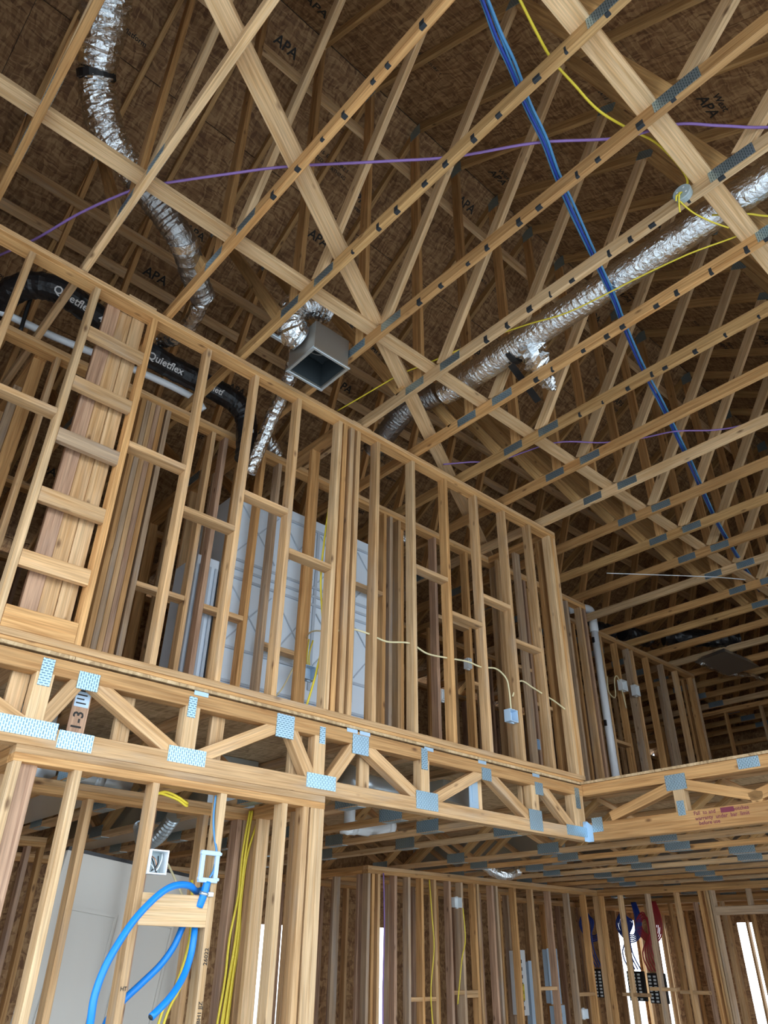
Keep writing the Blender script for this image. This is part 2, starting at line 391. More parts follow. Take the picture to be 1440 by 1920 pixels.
# ------------------------------------------------------------------ stud walls
WM = [STUD, STUD, FIR, GREY]
def wall_x(name, label, x0, x1, y, zb, zt_, studs, mats=WM, plates=2, bottom=1, depth=.089, gaps=()):
    """framed wall along X; y = face towards the camera, zb/zt_ relative to the eye; studs = right edges"""
    w = thing(name, label, 'wall', R(x0, y, zb), kind='structure')
    z = zb
    for i in range(bottom): blk('bottom_plate', w, R(x0, y, z), R(x1, y+depth, z+.038), STUD); z += .038
    zz = zt_
    for i in range(plates):
        blk('top_plate', w, R(x0, y, zz-.038), R(x1, y+depth, zz), FIR if i else STUD); zz -= .038
    for i, s in enumerate(studs):
        blk('stud', w, R(s-.038, y+.001, z), R(s, y+depth-.001, zz), mats[(i*7+3) % len(mats)])
    return w, z, zz
def wall_y(name, label, y0, y1, x, zb, zt_, studs, mats=WM, plates=2, bottom=1, depth=.089):
    w = thing(name, label, 'wall', R(x, y0, zb), kind='structure')
    z = zb
    for i in range(bottom): blk('bottom_plate', w, R(x, y0, z), R(x+depth, y1, z+.038), STUD); z += .038
    zz = zt_
    for i in range(plates):
        blk('top_plate', w, R(x, y0, zz-.038), R(x+depth, y1, zz), FIR); zz -= .038
    for i, s in enumerate(studs):
        blk('stud', w, R(x+.001, s-.038, z), R(x+depth-.001, s, zz), mats[(i*5+2) % len(mats)])
    return w, z, zz
def reg(a, b, step=.4064): 
    out = []; s = a+.038
    while s < b-.02: out.append(round(s, 3)); s += step
    out.append(b); return out

YW = 3.752
ZP = 1.335                                # underside of the upstairs bottom plate
ups = [-.81, -.40, .01, .425, .845, 1.252, 1.677, 2.085, 2.482, 2.892, 2.945, 3.02, 3.085, 3.302, 3.708, 4.115, 4.523, 4.926, 5.322, 5.646, 5.684, 5.722]
wf, z0, z1 = wall_x('wall_front', 'upstairs hall stud wall at the edge above the great room', -1.2, 5.726, YW, ZP, 3.80, ups, [STUD, PALE, STUD, FIR, STUD])
for a, b, zz, d in [(.425, .807, 2.69, 0), (1.252, 1.639, 2.685, 0), (1.677, 2.047, 2.395, 0), (2.085, 2.444, 2.695, 0), (2.482, 2.854, 2.395, 0),
                    (3.708, 4.077, 2.705, 0), (4.115, 4.485, 2.42, 0), (4.523, 4.888, 2.705, 0), (4.926, 5.284, 2.40, 0), (-.40, -.028, 2.69, 0), (.01, .387, 2.40, 0), (-.81, -.44, 2.40, 0)]:
    blk('blocking', wf, R(a, YW+.001, zz-.019), R(b, YW+.088, zz+.019), STUD)
for zz in (3.355, 2.945, 2.55, 2.145, 1.755):
    blk('blocking', wf, R(.846, YW+.003, zz-.046), R(1.213, YW+.041, zz+.046), GREY if zz in (2.55,) else STUD)
blk('blocking', wf, R(.846, YW-.002, z0), R(1.213, YW+.036, z0+.115), FIR)
for s in (.10, .135):                       # cut-off blocks left lying on the plate
    pass
for x, y in ((1.03, YW+.02), (3.02, YW+.03), (5.70, YW+.06)):
    o = blk('offcut', None, R(x, y, 3.8005), R(x+.20 if x < 5 else x+.05, y+.08, 3.8385), PALE)
    tag(o, {1.03: 'short pale offcut on the hall wall top plate, nearest the black duct', 3.02: 'short offcut on the hall wall top plate above the triple stud', 5.70: 'small offcut on top of the hall wall corner'}[x], 'offcut', 'offcuts on the hall wall')
# built-up post right behind the ladder blocking
pst = thing('built_up_post', 'post of three nailed boards behind the ladder of blocks', 'post', R(1.05, 3.87, 1.373))
for i, (xa, ya) in enumerate(((.93, .0), (1.02, .012), (1.11, .002))):
    blk('board', pst, R(xa, 3.843+ya, 1.373), R(xa+.0885, 3.881+ya, 3.79), [ROSY, STUD, PALE][i])

inn = [.10, .50, .91, 1.29, 1.585, 1.625, 1.665, 1.705, 1.745, 1.80, 2.21, 2.33, 2.71, 2.88, 3.29, 3.70, 4.13, 4.21, 4.32, 4.82, 5.30, 5.49, 5.78, 6.28, 6.68, 7.09, 7.37, 7.46]
wi, zi0, zi1 = wall_x('wall_inner', 'second upstairs stud wall on the far side of the hall', -1.2, 7.46, 4.58, ZP, 3.80, inn, [ROSY, STUD, GREY, FIR])
for a, b, zz in [(1.80, 2.17, 2.21), (2.33, 2.67, 2.20), (3.70, 4.09, 2.86), (.50, .87, 2.20), (4.82, 5.26, 2.86), (5.30, 5.45, 2.3), (5.78, 6.24, 2.65), (6.28, 6.64, 2.3), (2.88, 3.25, 2.05)]:
    blk('blocking', wi, R(a, 4.582, zz-.019), R(b, 4.667, zz+.019), STUD)
wl_, a_, b_ = wall_x('wall_right', 'upstairs stud wall with the white pipe, beyond the corner', 7.46, 10.86, 4.95, ZP, 3.80,
    [7.52, 7.75, 7.95, 8.35, 8.72, 9.02, 9.12, 9.52, 9.93, 10.34, 10.78, 10.86], [STUD, FIR, GREY])
for a, b, zz in [(8.35, 8.68, 2.35), (8.72, 8.98, 1.95), (7.95, 8.31, 2.55), (8.35, 8.68, 1.62), (9.52, 9.89, 1.95), (10.34, 10.74, 2.0), (10.34, 10.74, 1.75), (9.12, 9.48, 2.1)]:
    blk('blocking', wl_, R(a, 4.952, zz-.019), R(b, 5.037, zz+.019), STUD)
# cross walls between and behind
wall_y('wall_cross_1', 'short upstairs cross wall closing the hall at the balcony corner', 3.845, 4.578, 5.636, ZP, 3.80, [3.95, 4.26, 4.50])
wall_y('wall_cross_2', 'upstairs cross wall running back behind the wrapped shower', 4.672, 8.1, 2.50, ZP, 3.80, reg(4.70, 8.1))
wall_y('wall_cross_3', 'upstairs cross wall running back at the end of the shower', 4.672, 8.1, 4.38, ZP, 3.80, reg(4.70, 8.1))
wall_y('wall_cross_4', 'upstairs cross wall running back near the left edge', 4.672, 8.1, .75, ZP, 3.80, reg(4.70, 8.1))
wall_y('wall_cross_5', 'upstairs cross wall running back behind the balcony corner', 4.672, 8.1, 6.45, ZP, 3.80, reg(4.70, 8.1))
wall_y('wall_cross_6', 'short upstairs cross wall beside the triple stud', 3.845, 4.578, 2.93, ZP, 3.80, [4.25])
wall_y('wall_cross_7', 'upstairs cross wall at the far end of the white pipe wall', 5.045, 8.1, 10.77, ZP, 3.80, reg(5.1, 8.1))
wall_x('wall_rear_1', 'upstairs partition far behind the shower', -1.0, 10.7, 6.55, ZP, 3.80, [x for x in reg(-1.0, 10.7) if not any(abs(x-.02-c) < .08 for c in (2.545, 4.425, .795, 6.495))], [FIR, ROSY, STUD])

# ------------------------------------------------------------------ outer walls
def sheath(w, axis, c, a0, a1, zb, zt_, holes=(), roofcut=False):
    """strand-board panels on an outer wall, cut around window holes (a0, a1, z0, z1)"""
    cuts = sorted({a0, a1} | {a0+1.22*i for i in range(1, 40) if a0+1.22*i < a1-.05} | {h for q in holes for h in q[:2]})
    rows = sorted({zb, zt_} | {zb+1.22*i for i in range(1, 12) if zb+1.22*i < zt_-.05} | {h for q in holes for h in q[2:]})
    for a, b in zip(cuts, cuts[1:]):
        if roofcut:                                  # last panel of each column is cut to the roof slope
            for p, q in ([(a, YR), (YR, b)] if a < YR < b else [(a, b)]):
                zp, zq = topz(p)+H+.12, topz(q)+H+.12
                mesh_obj('osb_panel', w, [V(c+d_, *yz) for d_ in (0, .012) for yz in ((p+.0003, zt_), (q-.0003, zt_), (q-.0003, zq), (p+.0003, zp))], [(0, 1, 2, 3), (7, 6, 5, 4), (0, 4, 5, 1), (1, 5, 6, 2), (2, 6, 7, 3), (3, 7, 4, 0)], OSB)
        for z, t in zip(rows, rows[1:]):
            mid = ((a+b)/2, (z+t)/2)
            if b-a < .01 or t-z < .01 or any(h[0] < mid[0] < h[1] and h[2] < mid[1] < h[3] for h in holes): continue
            if axis == 'y': blk('osb_panel', w, V(a+.0002, c, z), V(b-.0002, c+.012, t), OSB)
            else: blk('osb_panel', w, V(c, a+.0002, z), V(c+.012, b-.0002, t), OSB)
holes_r = [(5.50, 6.0, .9, 1.93), (7.33, 7.46, .9, 1.95), (12.95, 13.55, .3, 2.25), (14.3, 14.65, .5, 2.2)]
wr1, _, _ = wall_x('wall_back', 'rear outside stud wall sheathed in strand board, ground storey', -1.4, 15.4, 8.15, -H, .845,
    [x for x in reg(-1.4, 15.4) if not (5.52 < x < 6.0 or 7.3 < x < 7.5 or 12.96 < x < 13.55)], [STUD, FIR, ROSY])
sheath(wr1, 'y', 8.24, -1.4, 15.4, 0, 2.9, holes_r)
for (px_, pz_) in ((1.55, 2.2), (1.5, 1.15)):
    text('stamp', wr1, 'APA', .15, V(px_+.8, 8.238, pz_), (1, 0, 0), (0, 0, 1), INK)
wr2, _, _ = wall_x('wall_back_upper', 'rear outside stud wall sheathed in strand board, upper storey', -1.4, 15.4, 8.15, ZP, 3.80, reg(-1.4, 15.4), [FIR, ROSY])
sheath(wr2, 'y', 8.24, -1.4, 15.4, 2.9, 5.42)
we, _, _ = wall_y('wall_far', 'far end stud wall, dark, past the loft', 1.2, 8.1, 12.9, ZP, 3.80, reg(1.2, 8.1, .61), [STUD, FIR])
we2, _, _ = wall_y('wall_end', 'far gable end wall sheathed in strand board', -2.2, 8.15, 15.25, -H, 3.80, reg(-2.2, 8.15, .61), [FIR])
sheath(we2, 'x', 15.35, -2.2, 8.25, 0, 5.36, [(4.95, 5.15, .2, 2.2), (6.85, 7.2, .2, 2.25)], True)
# unseen walls around the viewer, added to keep direct daylight off the roof
wn_ = thing('wall_near_shade', 'unseen added wall behind the viewer, sheathed band holding daylight off the roof, open below', 'wall', V(-1.3, -2.2, 0), kind='structure')
OPZ = 4.5
blk('header', wn_, V(-1.3, -2.2, OPZ), V(15.3, -2.06, OPZ+.24), FIR)
sheath(wn_, 'y', -2.215, -1.3, 15.3, OPZ+.24, 5.42)
sheath(wn_, 'y', -2.215, 8.0, 15.3, 0, OPZ+.24, [(8.6, 14.8, .3, 2.35)])  # opening out of view, added to light the far ground rooms
for x in (-1.25, 1.6, 4.6, 7.9): blk('post', wn_, V(x-.07, -2.2, 0), V(x+.07, -2.06, OPZ), PALE)
wg_ = thing('wall_gable_shade', 'unseen added gable left of the viewer, sheathed to hold back daylight, open below', 'wall', V(-1.35, -2.2, 0), kind='structure')  # unseen gable end, added to block sky light from the left
blk('header', wg_, V(-1.36, -2.05, OPZ), V(-1.27, 8.2, OPZ+.24), FIR)
sheath(wg_, 'x', -1.375, -2.2, 8.25, OPZ+.24, 5.36, [], True)
sheath(wg_, 'x', -1.375, 3.8, 8.2, 0, OPZ+.24)
for y in (.8, 3.75): blk('post', wg_, V(-1.36, y-.07, 0), V(-1.27, y+.07, OPZ), PALE)

# ------------------------------------------------------------------ upper floor deck and floor trusses
ZB, ZTT = .845, 1.292                     # floor truss depth (bottom, top)
deck = thing('floor_deck', 'strand-board upper floor deck lying on the floor trusses', 'floor deck', R(0, YW, ZTT), kind='structure')
def deck_panels(x0, x1, y0, y1):
    y, r = y0, 0
    while y < y1-.01:
        yb = min(y+1.22, y1); x = x0 - (1.22 if r % 2 else 0)
        while x < x1-.01:
            xa, xb = max(x, x0), min(x+2.44, x1)
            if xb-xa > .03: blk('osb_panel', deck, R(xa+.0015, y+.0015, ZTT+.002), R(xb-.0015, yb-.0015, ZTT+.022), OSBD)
            x += 2.44
        y = yb; r += 1
deck_panels(-1.2, 5.65, YW+.005, 8.14); deck_panels(5.655, 15.2, -.6, 8.14)
rim = blk('deck_edge', deck, R(-1.2, YW+.004, ZTT+.0225), R(5.70, YW+.10, ZP-.001), FIR)

def ftruss_members(t, P0, axis, nodes, th_, ends, back=1, mt_=STUD, plates=True, ch=.089, dbl=True):
    pass
# --- girder truss under the hall wall edge, in the plane y = YW
gt = thing('floor_truss', 'long front floor truss with blue-grey toothed plates below the hall wall', 'truss', R(-1.2, YW, ZB), 'floor trusses')
D = .080
def gmem(nm, a, b, d, m, y=YW, dp=D): return bar(nm, gt, R(a[0], y+dp/2, a[1]), R(b[0], y+dp/2, b[1]), dp, d, (0, 1, 0), m)
gmem('bottom_chord', (-1.2, ZB+.047), (5.655, ZB+.047), .094, STUD)
gmem('top_chord', (-1.2, ZTT-.055), (5.655, ZTT-.055), .086, FIR)
zb, ztp = ZB+.094, ZTT-.093
for x0, x1 in ((1.072, 1.16), (1.895, 1.985), (2.80, 2.885), (3.725, 3.81), (4.95, 5.04), (5.50, 5.65)):
    blk('web_post', gt, R(x0, YW+.001, zb), R(x1, YW+D-.001, ztp), PALE)
for a, b in (((.52, ztp), (1.06, zb)), ((1.29, ztp), (1.14, zb)), ((1.38, ztp), (1.87, zb)), ((2.52, ztp), (2.02, zb)), ((2.62, ztp), (2.79, zb)), ((3.14, ztp), (2.94, zb)),
             ((3.22, ztp), (3.71, zb)), ((4.37, ztp), (3.85, zb)), ((4.47, ztp), (4.93, zb)), ((5.12, ztp), (5.46, zb)), ((-.2, ztp), (.2, zb))):
    e = (Vector(b)-Vector(a)).normalized()*.035
    gmem('web', (a[0]-e[0], a[1]-e[1]), (b[0]+e[0], b[1]+e[1]), .075, STUD, YW+.004, D-.008)
def gpl(x0, x1, za, zb_):
    blk('connector_plate', gt, R(x0, YW-.0035, za), R(x1, YW-.0005, zb_), PLATE) if x1-x0 < zb_-za else bar('connector_plate', gt, R(x0, YW-.002, (za+zb_)/2), R(x1, YW-.002, (za+zb_)/2), .003, zb_-za, (0, 1, 0), PLATE)
for q in ((1.085, 1.145, 1.13, 1.268), (1.275, 1.385, 1.155, 1.245), (1.905, 1.955, 1.135, 1.25), (2.50, 2.63, 1.135, 1.275), (2.83, 2.875, 1.15, 1.255), (3.10, 3.24, 1.135, 1.26), (3.73, 3.79, 1.13, 1.275), (4.365, 4.47, 1.15, 1.24), (5.0, 5.10, 1.13, 1.225), (5.54, 5.60, 1.09, 1.255),
          (.92, 1.235, .885, .965), (1.245, 1.42, .855, .94), (1.83, 2.055, .885, .968), (2.75, 2.975, .88, .965), (3.675, 3.885, .868, .985), (4.895, 5.055, .86, 1.01), (5.37, 5.65, .872, .95)):
    gpl(*q)
for x in (1.93, 3.05, 3.16, 3.76, 4.33, 4.98):
    blk('edge_clip', gt, R(x, YW-.003, ZTT-.028), R(x+.09, YW-.0005, ZTT-.004), STRAP)
# --- return truss at the balcony corner, in the plane x = 5.66
rt_ = thing('floor_truss', 'orange floor truss turning the balcony corner, heavy bottom chord with red writing', 'truss', R(5.66, -.6, ZB), 'floor trusses')
def rmem(nm, a, b, d, m, x=5.662, dp=D): return bar(nm, rt_, R(x+dp/2, *a), R(x+dp/2, *b), dp, d, (1, 0, 0), m)
rmem('bottom_chord', (YW+.0, ZB+.069), (-.6, ZB+.069), .138, FIR)
rmem('top_chord', (YW+.02, ZTT-.045), (-.6, ZTT-.045), .090, FIR)
zb2, zt2 = ZB+.138, ZTT-.09
ri = 0
for yc in (2.90, 1.75, .60, -.4):
    blk('web_post', rt_, R(5.664, yc-.045, zb2), R(5.738, yc+.045, zt2), PALE)
    for sg in (-1, 1):
        a, b = (yc+sg*.06, zt2-.03), (yc+sg*.62, zb2+.03)
        if b[0] < YW: rmem('web', a, b, .075, FIR, 5.665, D-.01)
for (ya, yb_, za, zb_) in ((2.82, 2.99, 1.14, 1.255), (2.24, 2.40, 1.215, 1.29), (2.87, 2.93, .955, 1.06), (1.67, 1.84, 1.14, 1.255), (1.05, 1.21, 1.215, 1.29), (3.60, 3.70, .91, 1.02)):
    bar('connector_plate', rt_, R(5.660, ya, (za+zb_)/2), R(5.660, yb_, (za+zb_)/2), .003, zb_-za, (1, 0, 0), PLATE)
hg = mesh_obj('hanger', rt_, [R(5.60, 3.749, .84), R(5.6585, 3.749, .84), R(5.6585, 3.749, 1.0), R(5.60, 3.749, .99), R(5.6585, 3.70, .84), R(5.6585, 3.70, .96)], [(0, 1, 2, 3), (1, 4, 5, 2)], STRAP)
for i, (b_t, yy, zz, mm) in enumerate((('Fall  to and            notches', 2.60, ZB+.112, RED), ('warranty  under  bar  limit', 2.60, ZB+.075, RED), ('before use', 2.70, ZB+.042, RED))):
    text('writing', rt_, b_t, .038, R(5.6612, yy, zz), (0, -1, 0), (0, 0, 1), mm)
bar('ink_block', rt_, R(5.6612, 2.50, ZB+.112), R(5.6612, 2.60, ZB+.112), .0012, .034, (1, 0, 0), RED)

# --- floor trusses running back under the deck
def ftruss(n, x, y0, y1, label):
    t = thing('floor_truss', label, 'truss', R(x, y0, ZB), 'floor trusses')
    cw = .089
    a = R(x, y0, ZB+.019); b = R(x, y1, ZB+.019)
    bar('bottom_chord', t, a, b, cw, .038, (1, 0, 0), [STUD, FIR, STUD, PALE][n % 4])
    bar('top_chord', t, R(x, y0, ZTT-.019), R(x, y1, ZTT-.019), cw, .038, (1, 0, 0), STUD)
    bar('web_post', t, R(x, y0+.02, ZB+.038), R(x, y0+.02, ZTT-.038), .087, .038, (1, 0, 0), PALE)
    y = y0+.10; i = 0
    step = .58
    off = (n*.19) % .5
    y += off
    while y + step < y1:
        za, zb_ = (ZB+.045, ZTT-.045) if i % 2 == 0 else (ZTT-.045, ZB+.045)
        bar('web', t, R(x, y, za), R(x, y+step, zb_), .083, .036, (1, 0, 0), WEB if i % 2 else STUD)
        if i % 2 == 0:
            bar('connector_plate', t, R(x-.046, y-.12, ZB+.045), R(x-.046, y+.12, ZB+.045), .0025, .085, (1, 0, 0), PLATE)
            bar('connector_plate', t, R(x, y-.10, ZB-.0012), R(x, y+.10, ZB-.0012), .074, .0024, (1, 0, 0), PLATE)
        y += step; i += 1
xs = [5.55+.565*k for k in range(-12, 0)] + [5.55+.565*k for k in range(1, 17)]
for n, x in enumerate(xs):
    y0 = 3.845 if x < 5.6 else -.55
    ftruss(n, x, y0, 8.12, f'{ORD[n]} flat-chord floor truss from the near end, under the upper deck' if n < 28 else 'last floor truss')
# tag and writing on the end post behind the front truss
tp = thing('marked_post', 'upright board marked 1-3 with a white tag behind the front truss', 'post', R(1.34, 3.86, ZB))
blk('board', tp, R(1.305, 3.836, ZB+.10), R(1.395, 3.844, ZTT-.04), ROSY)
blk('tag', tp, R(1.312, 3.8335, 1.09), R(1.388, 3.8355, 1.19), BOXBLUE)
text('writing', tp, '1-3', .075, R(1.350, 3.8345, 1.02), (0, 0, 1), (-1, 0, 0), INK)
for i in range(4): blk('print_line', tp, R(1.32, 3.8325, 1.105+.021*i), R(1.372-.012*(i % 2), 3.8334, 1.112+.021*i), INK)

# ------------------------------------------------------------------ ground storey stud walls
ZF, ZL = -H, ZB-.001
wc, zc0, zc1 = wall_x('wall_closet', 'pale ground-storey stud wall below the front truss', 1.068, 2.90, YW, ZF, ZL, [1.11, 1.40, 1.815, 2.22, 2.63, 2.785, 2.90], [PALE, PALE, STUD])
blk('stud', wc, R(2.80, YW+.003, zc0), R(2.862, YW+.041, zc1), PALE)
blk('stud', wc, R(1.112, YW+.045, zc0), R(1.20, YW+.083, zc1), ROSY)
blk('blocking', wc, R(1.816, YW+.003, .125), R(2.181, YW+.041, .265), PALE)
wall_y('wall_closet_side', 'ground-storey return wall at the right of the closet', YW+.091, 4.45, 2.81, ZF, ZL, [3.98, 4.36, 4.449], [STUD, PALE])
wall_y('wall_closet_left', 'ground-storey return wall at the left of the closet', YW+.091, 4.45, 1.068, ZF, ZL, [4.15, 4.449], [STUD, PALE])
wall_x('wall_closet_back', 'back wall of the ground-storey closet', 1.068, 2.90, 4.452, ZF, ZL, [1.11, 1.765, 2.16, 2.52, 2.77, 2.82, 2.90], [STUD, ROSY])
wb, _, _ = wall_x('wall_middle', 'long ground-storey stud wall under the floor trusses', 5.60, 9.86, 6.45, ZF, ZL,
    [5.64, 5.70, 5.78, 6.02, 6.22, 6.42, 6.62, 6.86, 7.06, 7.28, 7.34, 7.60, 7.68, 8.02, 8.36, 8.72, 9.12, 9.50, 9.82, 9.86], [ROSY, STUD, FIR, GREY])
for a, b, z in ((6.22, 6.58, -.35), (6.86, 7.24, -.3), (7.06, 7.24, -.33), (8.36, 8.68, -.28), (9.12, 9.46, -.35)):
    blk('blocking', wb, R(a, 6.452, z-.019), R(b, 6.537, z+.019), STUD)
wbb, _, _ = wall_y('wall_side', 'ground-storey stud wall turning towards the right edge', -.4, 6.448, 9.77, ZF, ZL,
    [y for y in reg(-.4, 6.44) if not (3.1 < y < 4.75)] + [3.12, 4.85, 4.90, 5.0], [STUD, GREY, PALE, FIR])
blk('header', wbb, R(9.772, 3.12, .50), R(9.857, 4.81, .59), GREY)
for y in (3.55, 3.95, 4.36): blk('cripple_stud', wbb, R(9.772, y, .591), R(9.857, y+.038, ZL-.077), GREY)
for y, z in ((5.1, -.3), (5.5, -.28), (5.9, -.35), (2.4, -.2), (1.9, -.25)):
    blk('blocking', wbb, R(9.772, y, z-.019), R(9.857, y+.36, z+.019), STUD)
wall_y('wall_corner', 'ground-storey stud wall running back from the middle wall', 6.545, 8.1, 5.60, ZF, ZL, reg(6.6, 8.1), [ROSY, GREY])
wall_x('wall_store', 'rear ground-storey partition seen between the nearer studs', 5.75, 9.0, 7.30, ZF, ZL, [x+.11 for x in reg(5.75, 8.8)], [ROSY, FIR, GREY])
wall_y('wall_hall_1', 'far ground-storey partition seen through the side wall', -.5, 8.1, 11.6, ZF, ZL, reg(-.5, 8.1), [FIR, ROSY, STUD])
wall_x('wall_hall_2', 'ground-storey partition beyond the side wall', 11.7, 15.2, 3.2, ZF, ZL, reg(11.7, 15.2), [STUD, FIR])
wall_y('wall_hall_3', 'ground-storey partition far beyond the side wall', -.5, 8.1, 13.4, ZF, ZL, reg(-.5, 8.1), [FIR, STUD])
wall_x('wall_left', 'ground-storey partition behind the grey door', -1.0, 2.4, 6.9, ZF, ZL, reg(-1.0, 2.4), [FIR, ROSY])

# ------------------------------------------------------------------ ducts
def crinkle(seed, amp=.05, ring=.05, pitch=3):
    rg = random.Random(seed); tab = {}
    def f(i, k, an):
        q = tab.setdefault((i, k), rg.uniform(-amp, amp)*.6)
        return q + ring*(1 if i % pitch == 0 else -.3 if i % pitch == 1 else 0)
    return f
def flex(label, pts, m, seed, name='flex_duct', n=9, sides=18, amp=.06, ring=.05, cat='duct'):
    P = [p[:3] for p in pts]; rr = [p[3] for p in pts]
    o = tube(name, None, P, 0, m, n, sides, False, crinkle(seed, amp, ring), True, rr)
    return tag(o, label, cat)
def band(parent, pts, i, m, f=1.06, w=.03, name='strap'):
    a, b = Vector(pts[i][:3]), Vector(pts[i+1][:3]); d = (b-a).normalized()
    return tube(name, parent, [a-d*w, a+d*w], pts[i][3]*f, m, 2, 18, False)
dR = [(3.58, -.7, 5.71, .098), (3.585, .32, 5.71, .098), (3.59, .92, 5.70, .099), (3.59, 1.52, 5.70, .097), (3.59, 1.92, 5.70, .098), (3.59, 2.36, 5.70, .099), (3.59, 2.64, 5.70, .100), (3.59, 3.0, 5.70, .101), (3.59, 3.26, 5.71, .098)]
dR = [(3.575, y, z+.012, r+.009) for x, y, z, r in dR]
d = flex('long silver foil duct lying between two trusses, by the grey junction box', dR, FOIL, 3, n=26, sides=26, amp=.022, ring=.012)
band(d, [(3.59, 2.52, 5.70, .103), (3.59, 2.60, 5.70, .103)], 0, TAPE, 1.08, .022)
tl = tube('liner_flap', d, [(3.58, 2.36, 5.70), (3.68, 2.39, 5.60), (3.80, 2.42, 5.56), (3.93, 2.45, 5.52), (4.0, 2.46, 5.50)], .03, FOIL, 6, 10, False, crinkle(9, .4, .1), True, [.118, .10, .075, .05, .015])
tube('inner_collar', d, [(3.59, 2.36, 5.70), (3.59, 2.46, 5.70)], .1035, WHITEP, 2, 18, False, crinkle(5, .03, .0))
mesh_obj('hanging_strap', d, [V(3.60, 2.53, 5.59), V(3.60, 2.59, 5.59), V(4.02, 2.60, 5.50), V(4.02, 2.66, 5.50), V(3.60, 2.53, 5.586), V(3.60, 2.59, 5.586), V(4.02, 2.60, 5.496), V(4.02, 2.66, 5.496)],
         [(0, 1, 3, 2), (4, 6, 7, 5), (0, 2, 6, 4), (1, 5, 7, 3)], TAPE)
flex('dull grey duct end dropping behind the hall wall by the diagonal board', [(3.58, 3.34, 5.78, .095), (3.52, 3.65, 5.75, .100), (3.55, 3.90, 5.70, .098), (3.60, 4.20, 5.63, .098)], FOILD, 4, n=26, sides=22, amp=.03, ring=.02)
dL = [(.06, 2.52, 6.62, .150), (.12, 2.66, 6.60, .150), (.18, 2.80, 6.55, .148), (.24, 2.95, 6.45, .130), (.31, 3.13, 6.35, .108), (.39, 3.22, 6.25, .115), (.52, 3.30, 6.13, .108), (.66, 3.32, 6.03, .096), (.77, 3.33, 5.96, .094), (.90, 3.34, 5.88, .094), (1.03, 3.35, 5.80, .094), (1.17, 3.38, 5.72, .094), (1.36, 3.56, 5.69, .092), (1.50, 3.68, 5.68, .088)]
d = flex('silver foil duct snaking down from the roof at the upper left', dL[:9], FOIL, 11, n=12, sides=22, amp=.10)
band(d, dL, 4, TAPE, 1.10, .022)
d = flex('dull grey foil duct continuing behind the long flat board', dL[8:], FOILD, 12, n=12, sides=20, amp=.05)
band(d, dL, 11, FOIL, 1.10, .03, 'foil_tape')
flex('narrow foil duct curling down over the hall, left of the metal box', [(1.52, 3.72, 5.72, .06), (1.56, 3.95, 5.68, .06), (1.57, 4.2, 5.72, .06), (1.54, 4.40, 5.80, .058)], FOIL, 13, n=10, sides=14, amp=.12)
dB = [(.30, 5.30, 5.60, .1), (.42, 4.90, 5.60, .098), (.42, 4.66, 5.61, .096), (.46, 4.48, 5.63, .095), (.56, 4.36, 5.65, .095), (.70, 4.30, 5.65, .094), (.90, 4.33, 5.65, .093), (1.14, 4.39, 5.65, .093), (1.38, 4.44, 5.65, .094), (1.63, 4.47, 5.65, .095), (1.88, 4.46, 5.64, .094), (2.12, 4.44, 5.62, .093), (2.28, 4.42, 5.57, .090), (2.38, 4.42, 5.45, .088), (2.41, 4.42, 5.25, .086), (2.42, 4.42, 5.08, .086)]
d = flex('black printed flex duct running along above the hall', dB, BLACK, 21, n=7, sides=18, amp=.05, ring=.035)
def ducttext(body, x, y, z, size, ang=-.02):
    # printed on the side of the duct that faces the open room and the floor
    t = Vector((1, ang, 0)).normalized(); nrm = Vector((0, -.74, -.67)); u = t.cross(nrm)*-1
    text('print', d, body, size, Vector((x, y, z)) + nrm*.1005, t, Vector((0, -.67, .74)), PRINT)
for body, x, y, s in (('Quietflex', .80, 4.315, .078), ('4', 1.02, 4.355, .07), ('R-4.2', 1.36, 4.435, .045), ('Quietflex', 1.60, 4.465, .08), ('Quietflex', 2.06, 4.445, .07)):
    ducttext(body, x, y, 5.65 if x < 2 else 5.63, s, .12 if x < 1.5 else 0)
text('print', d, '4', .05, (2.40, 4.325, 5.30), (1, 0, 0), (0, 0, 1), PRINT)
tube('strap', d, [(.56, 4.26, 5.66), (.57, 4.45, 5.76), (.585, 4.56, 5.60), (.60, 4.60, 5.40)], .016, TAPE, 5, 6)
# register boot
bt = thing('register_box', 'square grey sheet-metal register box hanging under the trusses', 'duct box', (2.35, 3.38, 5.30))
x0, x1, y0, y1, za, zb3 = 2.185, 2.495, 3.215, 3.535, 5.30, 5.575
vv, ff = [], []
for (a, b, c, e) in ((x0, y0, x1, y1), (x0+.012, y0+.012, x1-.012, y1-.012)):
    vv += [V(a, b, za), V(c, b, za), V(c, e, za), V(a, e, za), V(a, b, zb3), V(c, b, zb3), V(c, e, zb3), V(a, e, zb3)]
ff = [(0, 1, 5, 4), (1, 2, 6, 5), (2, 3, 7, 6), (3, 0, 4, 7), (4, 5, 6, 7), (8, 12, 13, 9), (9, 13, 14, 10), (10, 14, 15, 11), (11, 15, 12, 8), (12, 15, 14, 13), (0, 8, 9, 1), (1, 9, 10, 2), (2, 10, 11, 3), (3, 11, 8, 0)]
mesh_obj('box', bt, vv, ff, ZINCD)
for a, b in (((x0-.012, y0-.012), (x1+.012, y0+.010)), ((x0-.012, y1-.010), (x1+.012, y1+.012)), ((x0-.012, y0+.010), (x0+.010, y1-.010)), ((x1-.010, y0+.010), (x1+.012, y1-.010))):
    blk('flange', bt, V(a[0], a[1], za-.006), V(b[0], b[1], za+.012), ZINC)
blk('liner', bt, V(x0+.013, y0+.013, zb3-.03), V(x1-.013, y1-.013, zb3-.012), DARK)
for s in (0, 1): blk('liner', bt, V(x0+.0125 if s == 0 else x1-.0145, y0+.013, za+.015), V(x0+.0145 if s == 0 else x1-.0125, y1-.013, zb3-.035), DARK)
